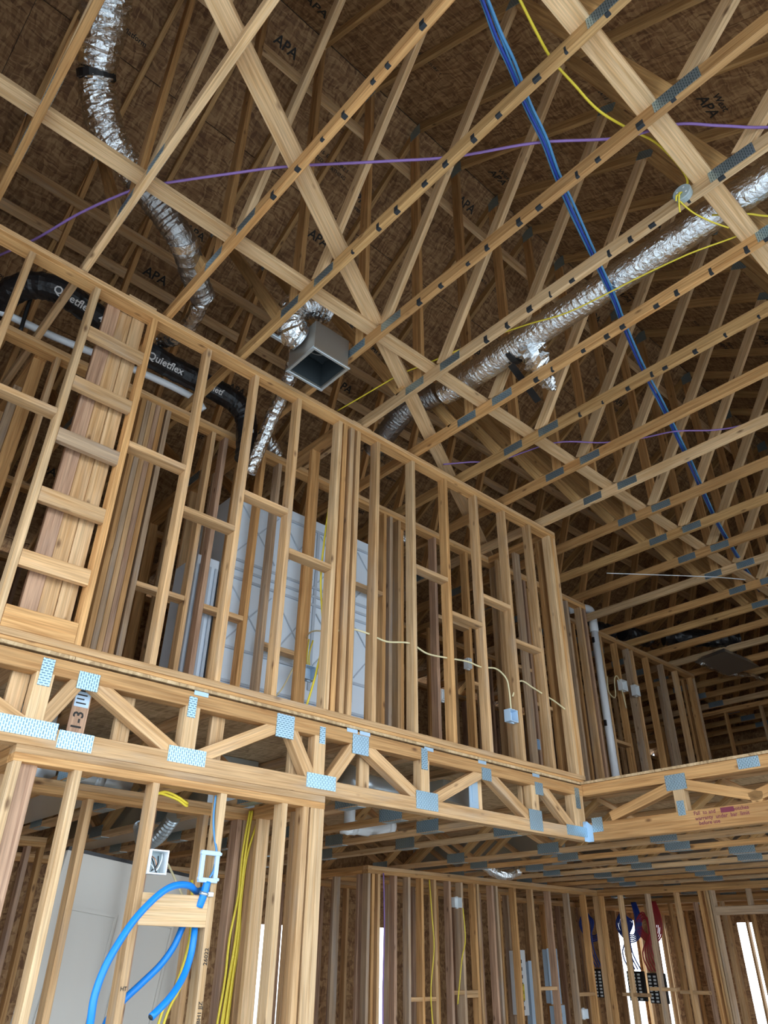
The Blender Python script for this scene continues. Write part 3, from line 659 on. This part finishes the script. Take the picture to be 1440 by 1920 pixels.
for s in (0, 1): blk('liner', bt, V(x0+.015, y0+.0125 if s == 0 else y1-.0145, za+.015), V(x1-.015, y0+.0145 if s == 0 else y1-.0125, zb3-.035), DARK)
for r_, z in ((.10, 5.54), (.085, 5.555)): tube('collar', bt, [V(2.34+r_*math.cos(a*math.pi/8), 3.375+r_*math.sin(a*math.pi/8), z) for a in range(17)], .004, ZINCD, 2, 5)
blk('hanger_rail', bt, V(1.945, 3.44, 5.452), V(2.175, 3.47, 5.475), ZINC)
flex('crumpled foil duct elbow feeding the square metal box', [(2.17, 3.40, 5.52, .10), (2.10, 3.39, 5.54, .115), (2.055, 3.37, 5.64, .105), (2.10, 3.34, 5.76, .105), (2.22, 3.32, 5.83, .10), (2.35, 3.33, 5.86, .085)], FOIL, 31, n=9, sides=18, amp=.10, ring=.07)
flex('small foil duct dropping behind the metal box', [(2.30, 3.64, 5.72, .06), (2.38, 3.78, 5.62, .06), (2.43, 3.95, 5.50, .058), (2.46, 4.15, 5.35, .055), (2.47, 4.30, 5.15, .055), (2.46, 4.40, 4.95, .055)], FOIL, 32, n=10, sides=14, amp=.12)
flex('foil duct bend above the cross wall behind the stud with yellow cable', [(2.72, 4.75, 5.52, .09), (2.74, 4.82, 5.68, .09), (2.86, 4.88, 5.74, .09), (3.02, 4.95, 5.70, .085)], FOIL, 33, n=10, sides=16, amp=.09, ring=.07)
flex('foil duct scrap showing low behind the shower wall', [(3.13, 5.75, 5.60, .10), (3.28, 5.72, 5.3, .10), (3.3, 5.71, 4.9, .10), (3.35, 5.71, 4.65, .10)], FOIL, 34, n=8, sides=14, amp=.12)
flex('foil duct bend glinting above the inner wall near the balcony corner', [(4.94, 5.12, 5.58, .08), (4.80, 5.18, 5.55, .08), (4.8, 5.3, 5.2, .08), (4.95, 5.35, 5.02, .08), (5.15, 5.4, 5.1, .08), (5.25, 5.45, 5.56, .08)], FOIL, 35, n=8, sides=14, amp=.12)
flex('black crinkled duct over the pipe wall, nearer one', [(8.45, 5.4, 5.62, .11), (8.70, 5.25, 5.62, .11), (8.98, 5.15, 5.61, .11)], BLACK, 36, amp=.12)
flex('black crinkled duct over the pipe wall, middle one', [(9.10, 5.05, 5.62, .11), (9.35, 5.0, 5.62, .11), (9.60, 4.95, 5.62, .11)], BLACK, 37, amp=.12)
flex('long black crinkled duct over the far end of the pipe wall', [(9.70, 4.75, 5.63, .12), (9.95, 4.5, 5.62, .12), (10.25, 4.25, 5.61, .12), (10.5, 4.05, 5.62, .12)], BLACK, 38, amp=.12)
mt = thing('sheet_metal_transition', 'dark sheet-metal duct transition with torn foil under the far trusses', 'duct', (11.2, 4.4, 5.36))
mesh_obj('box', mt, [V(10.15, 4.12, 5.405), V(10.85, 4.08, 5.405), V(10.9, 4.45, 5.405), V(10.25, 4.50, 5.405), V(10.0, 4.05, 5.30), V(10.95, 4.0, 5.30), V(11.0, 4.50, 5.30), V(10.1, 4.56, 5.30)], [(0, 1, 2, 3), (7, 6, 5, 4), (0, 4, 5, 1), (1, 5, 6, 2), (2, 6, 7, 3), (3, 7, 4, 0)], ZINCD)
tube('foil_edge', mt, [(10.2, 4.5, 5.30), (10.6, 4.52, 5.32), (11.0, 4.50, 5.33), (11.4, 4.35, 5.37), (11.8, 4.30, 5.38)], .03, FOIL, 10, 8, False, crinkle(41, .6, .1))

# ------------------------------------------------------------------ cables and pipes overhead
def cable(label, pts, r, m, n=6, cat='cable', sides=7, name='cable', group=None):
    return tag(tube(name, None, pts, r, m, n, sides), label, cat, group)
PZ = 5.545
pur = [(.10, 4.75, 5.60), (.25, 4.28, 5.60), (.40, 3.91, 5.58), (.54, 3.49, 5.565), (.71, 3.11, 5.56), (.81, 2.96, 5.555), (1.09, 2.64, 5.585), (1.32, 2.37, 5.590), (1.70, 1.95, 5.56), (1.97, 1.65, PZ), (2.28, 1.28, 5.582), (2.58, .95, 5.56), (2.77, .70, 5.60), (2.94, .53, 5.57), (3.17, .31, 5.55), (3.6, -.2, PZ)]
cable('purple cable stretched over the chords across the upper half', pur, .0085, PURP)
cable('thin purple cable crossing the chords lower right', [(4.13, 3.81, 5.53), (4.28, 3.62, 5.53), (4.46, 3.41, 5.53), (4.68, 2.95, 5.59), (4.96, 2.63, 5.56), (5.13, 2.37, 5.55), (5.25, 2.1, 5.54), (5.49, 1.86, 5.545), (5.63, 1.64, 5.56), (5.75, 1.30, 5.60), (6.0, .8, 5.56)], .007, PURP)
bl = [(1.15, .90, 5.56), (1.45, .98, 5.56), (1.66, 1.05, 5.55), (1.83, 1.10, 5.55), (2.05, 1.17, 5.55), (2.28, 1.24, 5.55), (2.50, 1.31, 5.55), (2.75, 1.39, 5.55), (3.13, 1.50, 5.55), (3.59, 1.63, 5.56), (3.84, 1.71, 5.55), (4.37, 1.87, 5.55), (4.82, 1.98, 5.55), (5.35, 2.13, 5.55), (5.85, 2.27, 5.55), (6.64, 2.50, 5.55), (7.13, 2.63, 5.55), (8.21, 2.88, 5.55), (9.0, 3.05, 5.55)]
for i, (oy, oz, m) in enumerate(((-.016, 0, CBLUE), (-.004, .012, CBLUE), (.007, -.002, NAVY), (.017, .008, CBLUE))):
    rg = random.Random(50+i)
    cable('blue cable of the bundle laid across the chords, ' + ('on its left side', 'left of its middle', 'right of its middle, darker', 'on its right side')[i], [(x, y+oy+rg.uniform(-.006, .006), z+oz+rg.uniform(-.003, .004)) for x, y, z in bl], .008, m, group='blue cable bundle')
cable('yellow cable sagging over the chords to the grey junction box', [(1.40, .85, 5.57), (1.57, .87, 5.56), (1.77, .91, 5.55), (1.95, .94, 5.545), (2.14, .94, 5.55), (2.35, .93, 5.54), (2.58, .88, 5.56), (2.77, .83, 5.59), (2.97, .81, 5.58), (3.09, .815, 5.54), (3.085, .85, 5.47)], .0075, YEL)
jb = thing('junction_box', 'round grey-blue junction box on the side of a chord with yellow tails', 'junction box', (3.0855, .86, 5.455))
jv = 20; vv = []; ff = []
for xx, rr in ((3.109, .050), (3.072, .056), (3.066, .052)):
    for i in range(jv): a = 2*math.pi*i/jv; vv.append(V(xx, .86+rr*math.cos(a), 5.452+rr*math.sin(a)))
for r_ in range(2):
    for i in range(jv): ff.append((r_*jv+i, r_*jv+(i+1) % jv, (r_+1)*jv+(i+1) % jv, (r_+1)*jv+i))
ff.append(tuple(range(2*jv, 3*jv)))
mesh_obj('box', jb, vv, ff, GREYP)
for a in (.6, 2.2, 3.8, 5.3): tube('knockout', jb, [V(3.0655, .86+.03*math.cos(a), 5.452+.03*math.sin(a)), V(3.0645, .86+.03*math.cos(a), 5.452+.03*math.sin(a))], .007, WHITEP, 1, 8)
for i, pts in enumerate(([(3.066, .862, 5.448), (3.05, .87, 5.43), (3.08, .885, 5.405), (3.20, .87, 5.395), (3.34, .83, 5.40), (3.46, .78, 5.40)], [(3.066, .858, 5.446), (3.05, .87, 5.42), (3.09, .90, 5.39), (3.12, .915, 5.37)], [(3.066, .866, 5.444), (3.045, .885, 5.42), (3.06, .90, 5.40)])):
    tube('wire', jb, pts, .005, YEL, 5, 6)
cable('yellow cable running along below the silver duct', [(3.80, .40, 5.54), (3.74, .62, 5.535), (3.66, .85, 5.53), (3.58, 1.08, 5.53), (3.51, 1.39, 5.525), (3.47, 1.62, 5.52), (3.41, 1.92, 5.52), (3.31, 2.19, 5.54), (3.20, 2.54, 5.555), (3.11, 3.0, 5.59), (3.04, 3.24, 5.59), (2.98, 3.54, 5.56), (2.91, 3.86, 5.52)], .0055, YEL)
cable('thin white wire pair strung under the far chords', [(6.9, 3.9, 5.39), (7.3, 3.5, 5.36), (7.8, 3.1, 5.36), (8.2, 2.9, 5.39)], .005, WHITEP)
cable('short yellow cable at the right edge beside the wide board', [(3.45, .84, 5.57), (3.59, .69, 5.56), (3.70, .61, 5.56), (3.95, .40, 5.55)], .0065, YEL)
tag(tube('vent_pipe', None, [(.10, 4.66, 5.535), (.66, 4.65, 5.535), (.94, 4.63, 5.535), (1.53, 4.56, 5.535), (1.93, 4.55, 5.53), (2.05, 4.55, 5.46)], .029, PVC, 5, 12), 'white pipe lying over the inner wall beside the black duct', 'pipe')
pp = thing('vent_stack', 'white plastic vent pipe standing in front of the pipe wall', 'pipe', (8.05, 4.86, 2.94))
tube('pipe', pp, [(8.05, 4.86, 2.94), (8.05, 4.86, 5.32)], .048, PVC, 2, 14)
tube('coupling', pp, [(8.05, 4.86, 5.28), (8.05, 4.86, 5.42)], .056, PVC, 2, 14)
tube('elbow', pp, [(8.05, 4.86, 5.40), (8.05, 4.865, 5.54), (8.02, 4.89, 5.60), (7.96, 4.98, 5.625), (7.90, 5.10, 5.62)], .056, PVC, 5, 14)
for z in (5.12, 4.05): blk('strap', pp, V(7.985, 4.845, z), V(8.115, 4.875, z+.07), TAPE)

# ------------------------------------------------------------------ upstairs: shower unit, boxes, cables
sh = thing('shower_unit', 'white wrapped fibreglass shower seen between the hall studs', 'shower', (3.2, 4.76, 2.94))
sx0, sx1, sy0, sy1, sz0, sz1 = 2.60, 4.30, 4.74, 5.60, 2.945, 5.02
blk('shell', sh, V(sx0, sy0, sz0), V(sx1, sy1, sz1), SHOWER, .03)
for z in (3.03, 3.16, 3.34, 3.60, 4.18, 4.26, 4.34, 4.90): blk('rib', sh, V(sx0+.02, sy0-.016, z), V(sx1-.02, sy0-.0005, z+.022 if z > 3.2 else z+.05), SHOWRIB)
for x in (3.02, 3.42, 3.86): blk('rib', sh, V(x, sy0-.012, sz0+.5), V(x+.03, sy0-.0005, sz1-.1), SHOWRIB)
for (xa, xb) in ((2.62, 3.00), (3.06, 3.40), (3.46, 3.84), (3.90, 4.28)):
    for za_, zb_ in ((4.42, 4.88), (3.66, 4.12)):
        for p, q in (((xa, za_), (xb, zb_)), ((xa, zb_), (xb, za_))):
            bar('rib', sh, V(p[0], sy0-.006 if p[1] < q[1] else sy0-.008, p[1]), V(q[0], sy0-.006 if p[1] < q[1] else sy0-.008, q[1]), .008, .010, (0, 1, 0), SHOWRIB)
sh2 = thing('shower_unit', 'white wrapped fibreglass panel left of the cross wall, upright between studs', 'shower', (2.4, 4.76, 2.94))
blk('shell', sh2, V(2.30, 4.74, 2.945), V(2.49, 5.10, 4.28), SHOWER, .03)
for x in (2.32, 2.40, 2.455): blk('rib', sh2, V(x, 4.722, 2.96), V(x+.022, 4.739, 4.2), SHOWRIB)
def ebox(label, x, y, z, m=BOXBLUE, w=.075, h=.10, dpt=.065, cat='electrical box', open_=False):
    b = thing('electrical_box', label, cat, (x, y, z))
    t = .004
    blk('shell', b, V(x-w/2, y-dpt/2, z-h/2), V(x-w/2+t, y+dpt/2, z+h/2), m); blk('shell', b, V(x+w/2-t, y-dpt/2, z-h/2), V(x+w/2, y+dpt/2, z+h/2), m)
    blk('shell', b, V(x-w/2+t, y-dpt/2, z+h/2-t), V(x+w/2-t, y+dpt/2, z+h/2), m); blk('shell', b, V(x-w/2+t, y-dpt/2, z-h/2), V(x+w/2-t, y+dpt/2, z-h/2+t), m)
    blk('back', b, V(x-w/2+t, y+dpt/2-t, z-h/2+t), V(x+w/2-t, y+dpt/2, z+h/2-t), m)
    for s in (-1, 1): blk('nail_guide', b, V(x-.012, y-.01, z+s*(h/2+.006)-.005), V(x+.02, y+.01, z+s*(h/2+.006)+.005), m)
    return b
ebox('pale blue outlet box with yellow cables, on a balcony wall stud', 4.83, 3.80, 3.325, w=.10)
ebox('pale blue outlet box low on an inner stud near the balcony corner', 6.195, 4.60, 3.47, w=.09)
ebox('small pale switch box high on an inner stud', 5.235, 4.60, 4.08, WHITEP, .05)
ebox('small pale box in the dark opening of the inner wall', 4.852, 4.60, 3.68, WHITEP, .06)
ebox('pale blue outlet box in front of the wrapped shower', 3.275, 4.535, 3.50, w=.10, h=.11)
ebox('white box on the pipe wall, left of two', 8.62, 4.905, 4.70, WHITEP, .13, .14)
ebox('white box on the pipe wall, right of two', 8.93, 4.905, 4.70, WHITEP, .11, .14)
cable('yellow cable dropping down the triple stud in the hall wall', [(2.888, 3.862, 5.39), (2.895, 3.862, 5.02), (2.89, 3.865, 4.66), (2.863, 3.87, 4.27), (2.853, 3.87, 3.92), (2.899, 3.87, 3.52), (2.863, 3.87, 3.25), (2.802, 3.87, 3.01)], .0075, YEL)
cable('yellow cable loop between triple stud and inner stud', [(2.90, 3.862, 3.55), (2.95, 4.1, 3.62), (3.1, 4.40, 3.60), (3.05, 4.52, 3.35), (2.95, 4.53, 3.2)], .006, CREAM)
cable('cream cable threaded through the hall wall studs to the outlet box', [(2.93, 3.80, 3.55), (3.006, 3.80, 3.565), (3.077, 3.80, 3.603), (3.253, 3.80, 3.612), (3.436, 3.80, 3.60), (3.671, 3.80, 3.65), (3.853, 3.80, 3.617), (4.061, 3.80, 3.635), (4.312, 3.80, 3.667), (4.493, 3.80, 3.662), (4.677, 3.80, 3.694), (4.80, 3.80, 3.642), (4.83, 3.80, 3.545), (4.835, 3.80, 3.375)], .007, CREAM)
cable('cream cable threaded through the last studs at the balcony corner', [(4.87, 3.80, 3.50), (4.99, 3.80, 3.66), (5.171, 3.80, 3.639), (5.332, 3.80, 3.608), (5.467, 3.80, 3.584), (5.663, 3.80, 3.528)], .007, CREAM)
for i, dx in enumerate((0, .02)): cable(('left', 'right')[i] + ' yellow cable standing out of the outlet box before the shower', [(3.265+dx, 4.535, 3.55), (3.25+dx, 4.53, 3.65), (3.262+dx*2, 4.535, 3.78)], .006, YEL, group='yellow tails at the shower box')
cable('thin pale cable curling on the pipe wall', [(8.30, 4.92, 4.75), (8.25, 4.91, 4.55), (8.40, 4.91, 4.50), (8.45, 4.91, 4.75), (8.55, 4.91, 4.78), (8.62, 4.905, 4.40)], .008, CREAM)

# ------------------------------------------------------------------ ground storey: door, conduit, boxes, wiring
dr = thing('door', 'grey panelled door slab leaning behind the closet studs', 'door', (1.6, 4.64, 0))
dt_ = math.radians(6.5)
dx = Vector((math.cos(dt_), 0, -math.sin(dt_))); dz = Vector((math.sin(dt_), 0, math.cos(dt_))); dy = Vector((0, 1, 0))
DB = Vector((1.745, 4.64, 2.115)) - dz*2.03
def dbox(nm, u0, u1, v0, v1, w0, w1, m, par=None):
    c = DB + dx*((u0+u1)/2) + dz*((v0+v1)/2) - dy*((w0+w1)/2)
    return bar(nm, par or dr, c - dz*((v1-v0)/2), c + dz*((v1-v0)/2), u1-u0, w1-w0, dx, m)
WD = .86
dbox('slab', 0, WD, 0, 2.03, -.036, 0, DOORM)
for (u0, u1, v0, v1) in ((.10, .40, .95, 1.76), (.48, .77, .95, 1.76), (.10, .40, .2, .8), (.48, .77, .2, .8)):
    pn_ = dbox('panel', u0+.018, u1-.018, v0+.018, v1-.018, .0003, .003, DOORM)
    for q in ((u0, u1, v1-.018, v1), (u0, u1, v0, v0+.018), (u0, u0+.018, v0+.018, v1-.018), (u1-.018, u1, v0+.018, v1-.018)):
        dbox('moulding', *q, .0003, .012, DOORM, pn_)
dbox('edge_seal', 0, WD, 2.031, 2.05, -.034, -.002, TAPE)
dbox('latch_plate', -.003, -.0002, 1.25, 1.31, -.03, -.006, ZINC)

lo = tag(tube('conduit', None, [(2.20, 3.86, 1.90), (2.155, 3.84, 1.89), (2.116, 3.80, 1.895), (2.06, 3.745, 1.905), (1.99, 3.715, 1.905), (1.92, 3.70, 1.885), (1.848, 3.69, 1.835), (1.759, 3.675, 1.745), (1.691, 3.66, 1.645), (1.644, 3.65, 1.553), (1.617, 3.64, 1.456), (1.618, 3.64, 1.371), (1.634, 3.66, 1.29), (1.69, 3.71, 1.245), (1.76, 3.80, 1.29), (1.80, 3.87, 1.345), (1.869, 3.90, 1.413), (1.947, 3.90, 1.48), (2.03, 3.885, 1.56), (2.085, 3.875, 1.64), (2.115, 3.87, 1.72), (2.15, 3.87, 1.80)], .0165, BLUE, 6, 12), 'bright blue plastic conduit looped around a closet stud', 'conduit')
lo2 = thing('conduit', 'bright blue conduit end hanging below the closet block', 'conduit', (1.93, 3.72, 1.36))
tube('tube', lo2, [(2.19, 3.86, 1.86), (2.165, 3.83, 1.76), (2.150, 3.80, 1.69), (2.140, 3.79, 1.608), (2.101, 3.765, 1.519), (2.023, 3.725, 1.436), (1.927, 3.70, 1.363)], .0165, BLUE, 6, 12)
tube('bore_shade', lo2, [(1.928, 3.7005, 1.364), (1.924, 3.699, 1.361)], .0125, DARK, 1, 12)  # dark disc on the capped end, painting the shade of the bore
bx = thing('mounting_bracket', 'pale blue bracket box with blue conduit stub on a closet stud', 'electrical box', (2.145, 3.742, 2.0))
fx0, fx1, fz0, fz1, fy = 2.098, 2.205, 1.925, 2.075, 3.728
for a in ((fx0, fz0, fx1, fz0+.022), (fx0, fz1-.022, fx1, fz1), (fx0, fz0+.022, fx0+.022, fz1-.022), (fx1-.022, fz0+.022, fx1, fz1-.022)):
    blk('frame', bx, V(a[0], fy, a[1]), V(a[2], fy+.022, a[3]), BOXBLUE)
for xx in (fx0-.006, fx1-.006):
    for zz in (fz0+.01, fz1-.02): blk('lug', bx, V(xx, fy-.002, zz), V(xx+.014, fy+.014, zz+.014), BOXBLUE)
tube('stub', bx, [(2.155, 3.742, 1.93), (2.145, 3.745, 1.87), (2.135, 3.76, 1.815)], .0195, BLUE, 4, 12)
tube('clamp', bx, [(2.147, 3.744, 1.882), (2.144, 3.746, 1.868)], .025, ZINC, 1, 12)
blk('screw_block', bx, V(2.165, 3.735, 1.862), V(2.195, 3.757, 1.884), ZINC)
tube('wire', bx, [(2.175, 3.80, 2.36), (2.172, 3.79, 2.25), (2.18, 3.77, 2.15), (2.19, 3.745, 2.07), (2.185, 3.742, 1.99), (2.165, 3.742, 1.95)], .006, CBLUE, 6, 7)
wbx = thing('outlet_box', 'white two-gang box with loose wires on a closet stud', 'electrical box', (1.866, 3.76, 2.0))
x0, x1, z0_, z1_, ya, yb = 1.8165, 1.915, 1.945, 2.055, 3.735, 3.80
blk('shell', wbx, V(x0, ya, z0_), V(x0+.006, yb, z1_), WHITEP); blk('shell', wbx, V(x1-.006, ya, z0_), V(x1, yb, z1_), WHITEP)
blk('shell', wbx, V(x0+.006, ya, z1_-.006), V(x1-.006, yb, z1_), WHITEP); blk('shell', wbx, V(x0+.006, ya, z0_), V(x1-.006, yb, z0_+.006), WHITEP)
blk('back', wbx, V(x0+.006, yb-.005, z0_+.006), V(x1-.006, yb, z1_-.006), GREYP)
for i, (m, pts) in enumerate(((BLACK, [(1.83, 3.78, 2.04), (1.845, 3.755, 2.0), (1.86, 3.75, 1.965), (1.88, 3.77, 1.955)]), (WHITEP, [(1.90, 3.78, 2.045), (1.885, 3.75, 2.005), (1.868, 3.75, 1.965), (1.85, 3.77, 1.958)]), (COPPER, [(1.84, 3.78, 2.03), (1.855, 3.755, 2.01), (1.87, 3.76, 1.975)]), (BLACK, [(1.88, 3.78, 2.03), (1.87, 3.755, 1.99), (1.845, 3.76, 1.96)]), (WHITEP, [(1.832, 3.78, 2.0), (1.85, 3.752, 1.975), (1.87, 3.77, 1.957)]))):
    tube('wire', wbx, pts, .0032, m, 5, 6)
text('stamp', wc, 'HT', .024, V(1.797, 3.7515, 1.47), (1, 0, 0), (0, 0, 1), INK)
text('stamp', wc, '26022', .030, V(2.205, 3.7515, 1.60), (.0, 0, 1), (-1, 0, 0), INK)
text('stamp', wc, 'U21ZEBH1 JJZ', .028, V(2.205, 3.7515, 1.33), (.0, 0, 1), (-1, 0, 0), INK)
for i, (dx_, dy_) in enumerate(((0, 0), (.02, .006), (-.02, .004), (.008, -.012), (-.01, -.014))):
    rg = random.Random(i+70)
    cable(ORD[i] + ' yellow cable of the bundle down the closet corner post', [(2.80+dx_*.6+.06*(i % 2), 4.40+dy_, 2.42), (2.79+dx_, 4.41+dy_, 2.17), (2.78+dx_*.5, 4.41+dy_, 1.93), (2.78+dx_*1.6+rg.uniform(-.01, .01), 4.41+dy_, 1.70), (2.765+dx_*1.4, 4.41+dy_, 1.48), (2.75+dx_*1.8, 4.41+dy_, 1.24), (2.74+dx_*2, 4.41+dy_, .9)], .0075, YEL, group='yellow cable bundle in the closet')
for i, dz_ in enumerate((0, .014)): cable(('lower', 'upper')[i] + ' yellow cable looping under the closet top plate', [(1.83, 3.82, 2.32+dz_), (1.90, 3.86, 2.352-dz_), (1.99, 3.88, 2.34-dz_), (2.06, 3.90, 2.318-dz_), (2.085, 3.96, 2.34)], .007, YEL, group='yellow cables under the closet plate')
for i, (dx_) in enumerate((0, .03)): cable(('left', 'right')[i] + ' yellow cable hanging beside the blue conduit end', [(2.18, 3.95, 1.95), (2.20+dx_*.3, 3.93, 1.70), (2.165+dx_, 3.93, 1.50), (2.10+dx_, 3.93, 1.36), (2.07+dx_*.5, 3.93, 1.15)], .007, YEL, group='yellow cables beside the conduit')
cable('yellow cable arching over the leaning door top', [(1.93, 3.80, 1.98), (2.02, 3.95, 2.02), (2.12, 4.02, 1.95), (2.18, 3.98, 1.84)], .006, CREAM)
# ducts and pipes between the floor trusses
def rduct(label, x0, x1, y0, y1, z0, z1, m=ZINC):
    o = blk('sheet_metal_duct', None, R(x0, y0, z0), R(x1, y1, z1), m, .01); return tag(o, label, 'duct')
rd = thing('round_duct', 'round galvanised duct with flanged collar inside the front truss', 'duct', R(3.72, 4.22, 1.07))
tube('pipe', rd, [R(3.46, 4.22, 1.07), R(4.12, 4.30, 1.07)], .085, ZINC, 3, 20)
tube('collar', rd, [R(3.44, 4.218, 1.07), R(3.455, 4.22, 1.07)], .12, ZINC, 1, 20)
btp = thing('duct_boot', 'shiny galvanised duct boot inside the front truss, right of the round duct', 'duct', R(4.4, 4.2, 1.1))
mesh_obj('boot', btp, [R(4.26, 4.05, 1.18), R(4.55, 4.05, 1.18), R(4.55, 4.40, 1.18), R(4.26, 4.40, 1.18), R(4.16, 3.98, 1.02), R(4.56, 3.98, .99), R(4.60, 4.45, .99), R(4.16, 4.45, 1.02)], [(0, 1, 2, 3), (7, 6, 5, 4), (0, 4, 5, 1), (1, 5, 6, 2), (2, 6, 7, 3), (3, 7, 4, 0)], ZINC)
rduct('long flat galvanised duct between trusses, seen over the grey door', 1.10, 1.53, 4.7, 7.9, .885, 1.29)
rduct('second flat galvanised duct in the next truss bay', 1.67, 2.09, 5.2, 7.8, .885, 1.29)
rduct('grey sheet duct in the bay above the closet corner', 2.80, 3.20, 5.0, 7.9, .90, 1.29)
rduct('grey sheet duct along the last bays above the side wall', 9.09, 9.32, .5, 6.3, .90, 1.29, ZINCD)
rduct('bright sheet duct over the middle wall', 7.38, 7.66, 5.4, 7.6, .91, 1.29)
flex('corrugated grey semi-rigid duct hanging behind the closet', [R(2.66, 5.2, .86)[:]+(.045,), R(2.67, 5.4, .75)[:]+(.045,), R(2.68, 5.65, .72)[:]+(.045,), R(2.72, 5.85, .86)[:]+(.045,)], ZINC, 61, n=22, sides=16, amp=.01, ring=.20)
sp_ = thing('round_duct', 'round galvanised pipe crossing above the closet, straight under the deck', 'duct', R(2.0, 4.75, .98))
tube('pipe', sp_, [R(1.66, 4.80, .97), R(2.10, 4.80, .97)], .085, ZINC, 3, 18); tube('joint', sp_, [R(1.86, 4.80, .97), R(1.92, 4.80, .97)], .089, ZINC, 1, 18)
flex('foil duct scrap hanging by the middle wall top plate', [R(7.3, 5.75, .90)[:]+(.05,), R(7.0, 5.78, .80)[:]+(.05,), R(6.7, 5.85, .90)[:]+(.05,)], FOIL, 62, n=8, sides=12, amp=.2)
def fitting(label, pts, r):
    t = thing('drain_pipe', label, 'pipe', pts[0])
    tube('pipe', t, pts, r, WHITEP, 5, 12)
    d_ = (Vector(pts[1])-Vector(pts[0])).normalized()
    for q in (pts[0], pts[-1]): tube('hub', t, [Vector(q)-d_*.03, Vector(q)+d_*.03], r*1.2, WHITEP, 1, 12)
fitting('white drain fitting standing between floor trusses by the closet post', [R(3.92, 4.75, 1.20), R(3.92, 4.75, .90), R(3.92, 4.78, .86)], .045)
fitting('white drain pipe elbow in the next truss bay', [R(4.20, 5.05, .93), R(4.45, 5.05, .93), R(4.62, 5.05, .98)], .05)
sb = thing('strap_hanger', 'blue steel strap hanger inside the front truss', 'strap', R(4.35, 3.86, .95))
blk('strap', sb, R(4.31, 3.838, .95), R(4.41, 3.8425, 1.16), STRAP); blk('strap', sb, R(4.34, 3.8345, 1.0), R(4.385, 3.8375, 1.12), STRAP)
# things on the far ground-storey walls
for i, (x, z, h_, lab) in enumerate(((9.42, -.25, .70, 'open white panel with wires behind the middle wall studs'), (9.72, -.42, .78, 'tall pale steel panel with slots, left of the pair'), (10.17, -.18, .62, 'pale steel panel with slots, upper right'), (10.23, -.72, .34, 'pale steel panel with slots, below the upper right one'))):
    y = 7.205
    s = 7.205/7.6; xx, zz = x*s, z*s
    pn = thing('panel_box', lab, 'electrical panel', R(xx, y, zz-h_/2))
    blk('can', pn, R(xx-.10, y, zz-h_/2), R(xx+.10, y+.09, zz+h_/2), BOXBLUE if i else WHITEP)
    blk('flange', pn, R(xx-.115, y-.004, zz-h_/2-.01), R(xx+.115, y-.0005, zz+h_/2+.01), WHITEP if i == 0 else BOXBLUE)
    for j in range(int(h_/.09)): blk('slot', pn, R(xx+.02, y-.006, zz-h_/2+.05+j*.085), R(xx+.035, y-.0045, zz-h_/2+.09+j*.085), INK)
    if i == 0: blk('label', pn, R(xx-.02, y-.006, zz-.2), R(xx+.05, y-.0045, zz-.02), YEL)
def coil(label, cx, cy, cz, r, m, n):
    for i in range(n):
        rg = random.Random(int(cy*100)+i); rr = r*(1-.11*i)
        cable(ORD[i] + ' loop from outside, ' + label, [R(cx, cy-rr*.7, 0.80), R(cx-.02, cy-rr, cz+.1), R(cx-.03, cy-rr*.8, cz-rr*.6), R(cx-.02+.01*i, cy, cz-rr), R(cx-.03, cy+rr*.75, cz-rr*.5), R(cx-.02, cy+rr, cz+.05), R(cx-.03, cy+rr*.4+rg.uniform(-.02, .02), cz+rr*.9), R(cx-.05, cy-.1*i*r, cz+.2*rr), R(cx-.04, cy+.04*i, cz-r*1.5), R(cx-.03, cy+.05*i-.1, cz-r*2.6)], .010, m, 5, 'pipe', 6, 'pex_pipe', group=label)
    mf_ = thing('manifold', {1: 'black pipe manifold with white ports below the left blue coils', 0: 'black pipe manifold with white ports below the red coils'}.get(int(cy > 7.5)) + (' nearer' if 7 < cy < 7.5 else ''), 'manifold', R(cx, cy, cz-r*3.1))
    blk('rail', mf_, R(cx-.02, cy-.12, cz-r*4.4), R(cx+.03, cy+.16, cz-r*2.7), TAPE)
    for i in range(8):
        for j in (-.06, .02, .10): blk('port', mf_, R(cx-.045, cy+j, cz-r*4.35+i*r*.2), R(cx-.0205, cy+j+.03, cz-r*4.35+i*r*.2+.025), WHITEP)
coil('dark blue pipe of the left coils', 11.57, 7.80, .50, .22, NAVY, 4)
coil('dark blue pipe of the middle coils', 11.57, 7.12, .48, .22, NAVY, 5)
coil('red pipe of the coils near the header', 11.57, 6.78, .46, .22, REDP, 5)
ebox('small white box on the middle wall near its top plate', 6.96, 6.47, 2.16, WHITEP, .12, .10)
ebox('small white box on the middle wall studs, further right', 9.182, 6.47, 1.05, WHITEP, .12, .10)
cable('yellow cable hanging down a middle wall stud, left one', [(6.48, 6.42, 2.36), (6.50, 6.41, 2.0), (6.52, 6.41, 1.7), (6.46, 6.41, 1.3), (6.50, 6.41, .9)], .007, YEL)
cable('yellow cable hanging from the white box on the middle wall', [(7.0, 6.41, 2.10), (7.02, 6.41, 1.8), (6.95, 6.41, 1.6), (6.86, 6.41, 1.2)], .007, YEL)
cable('dark blue cable on the side wall near the right edge', [(9.74, 3.02, 2.38), (9.74, 3.0, 1.9), (9.74, 2.95, 1.4), (9.74, 2.90, .9)], .012, NAVY)
cable('purple cable down a middle wall stud', [(5.80, 6.43, 2.38), (5.81, 6.42, 1.9), (5.80, 6.42, 1.3), (5.81, 6.42, .8)], .008, PURP)
cable('red pex riser at the right end of the closet', [(4.20, 6.1, 1.95), (4.21, 6.1, 1.5), (4.20, 6.1, .8)], .012, REDP)
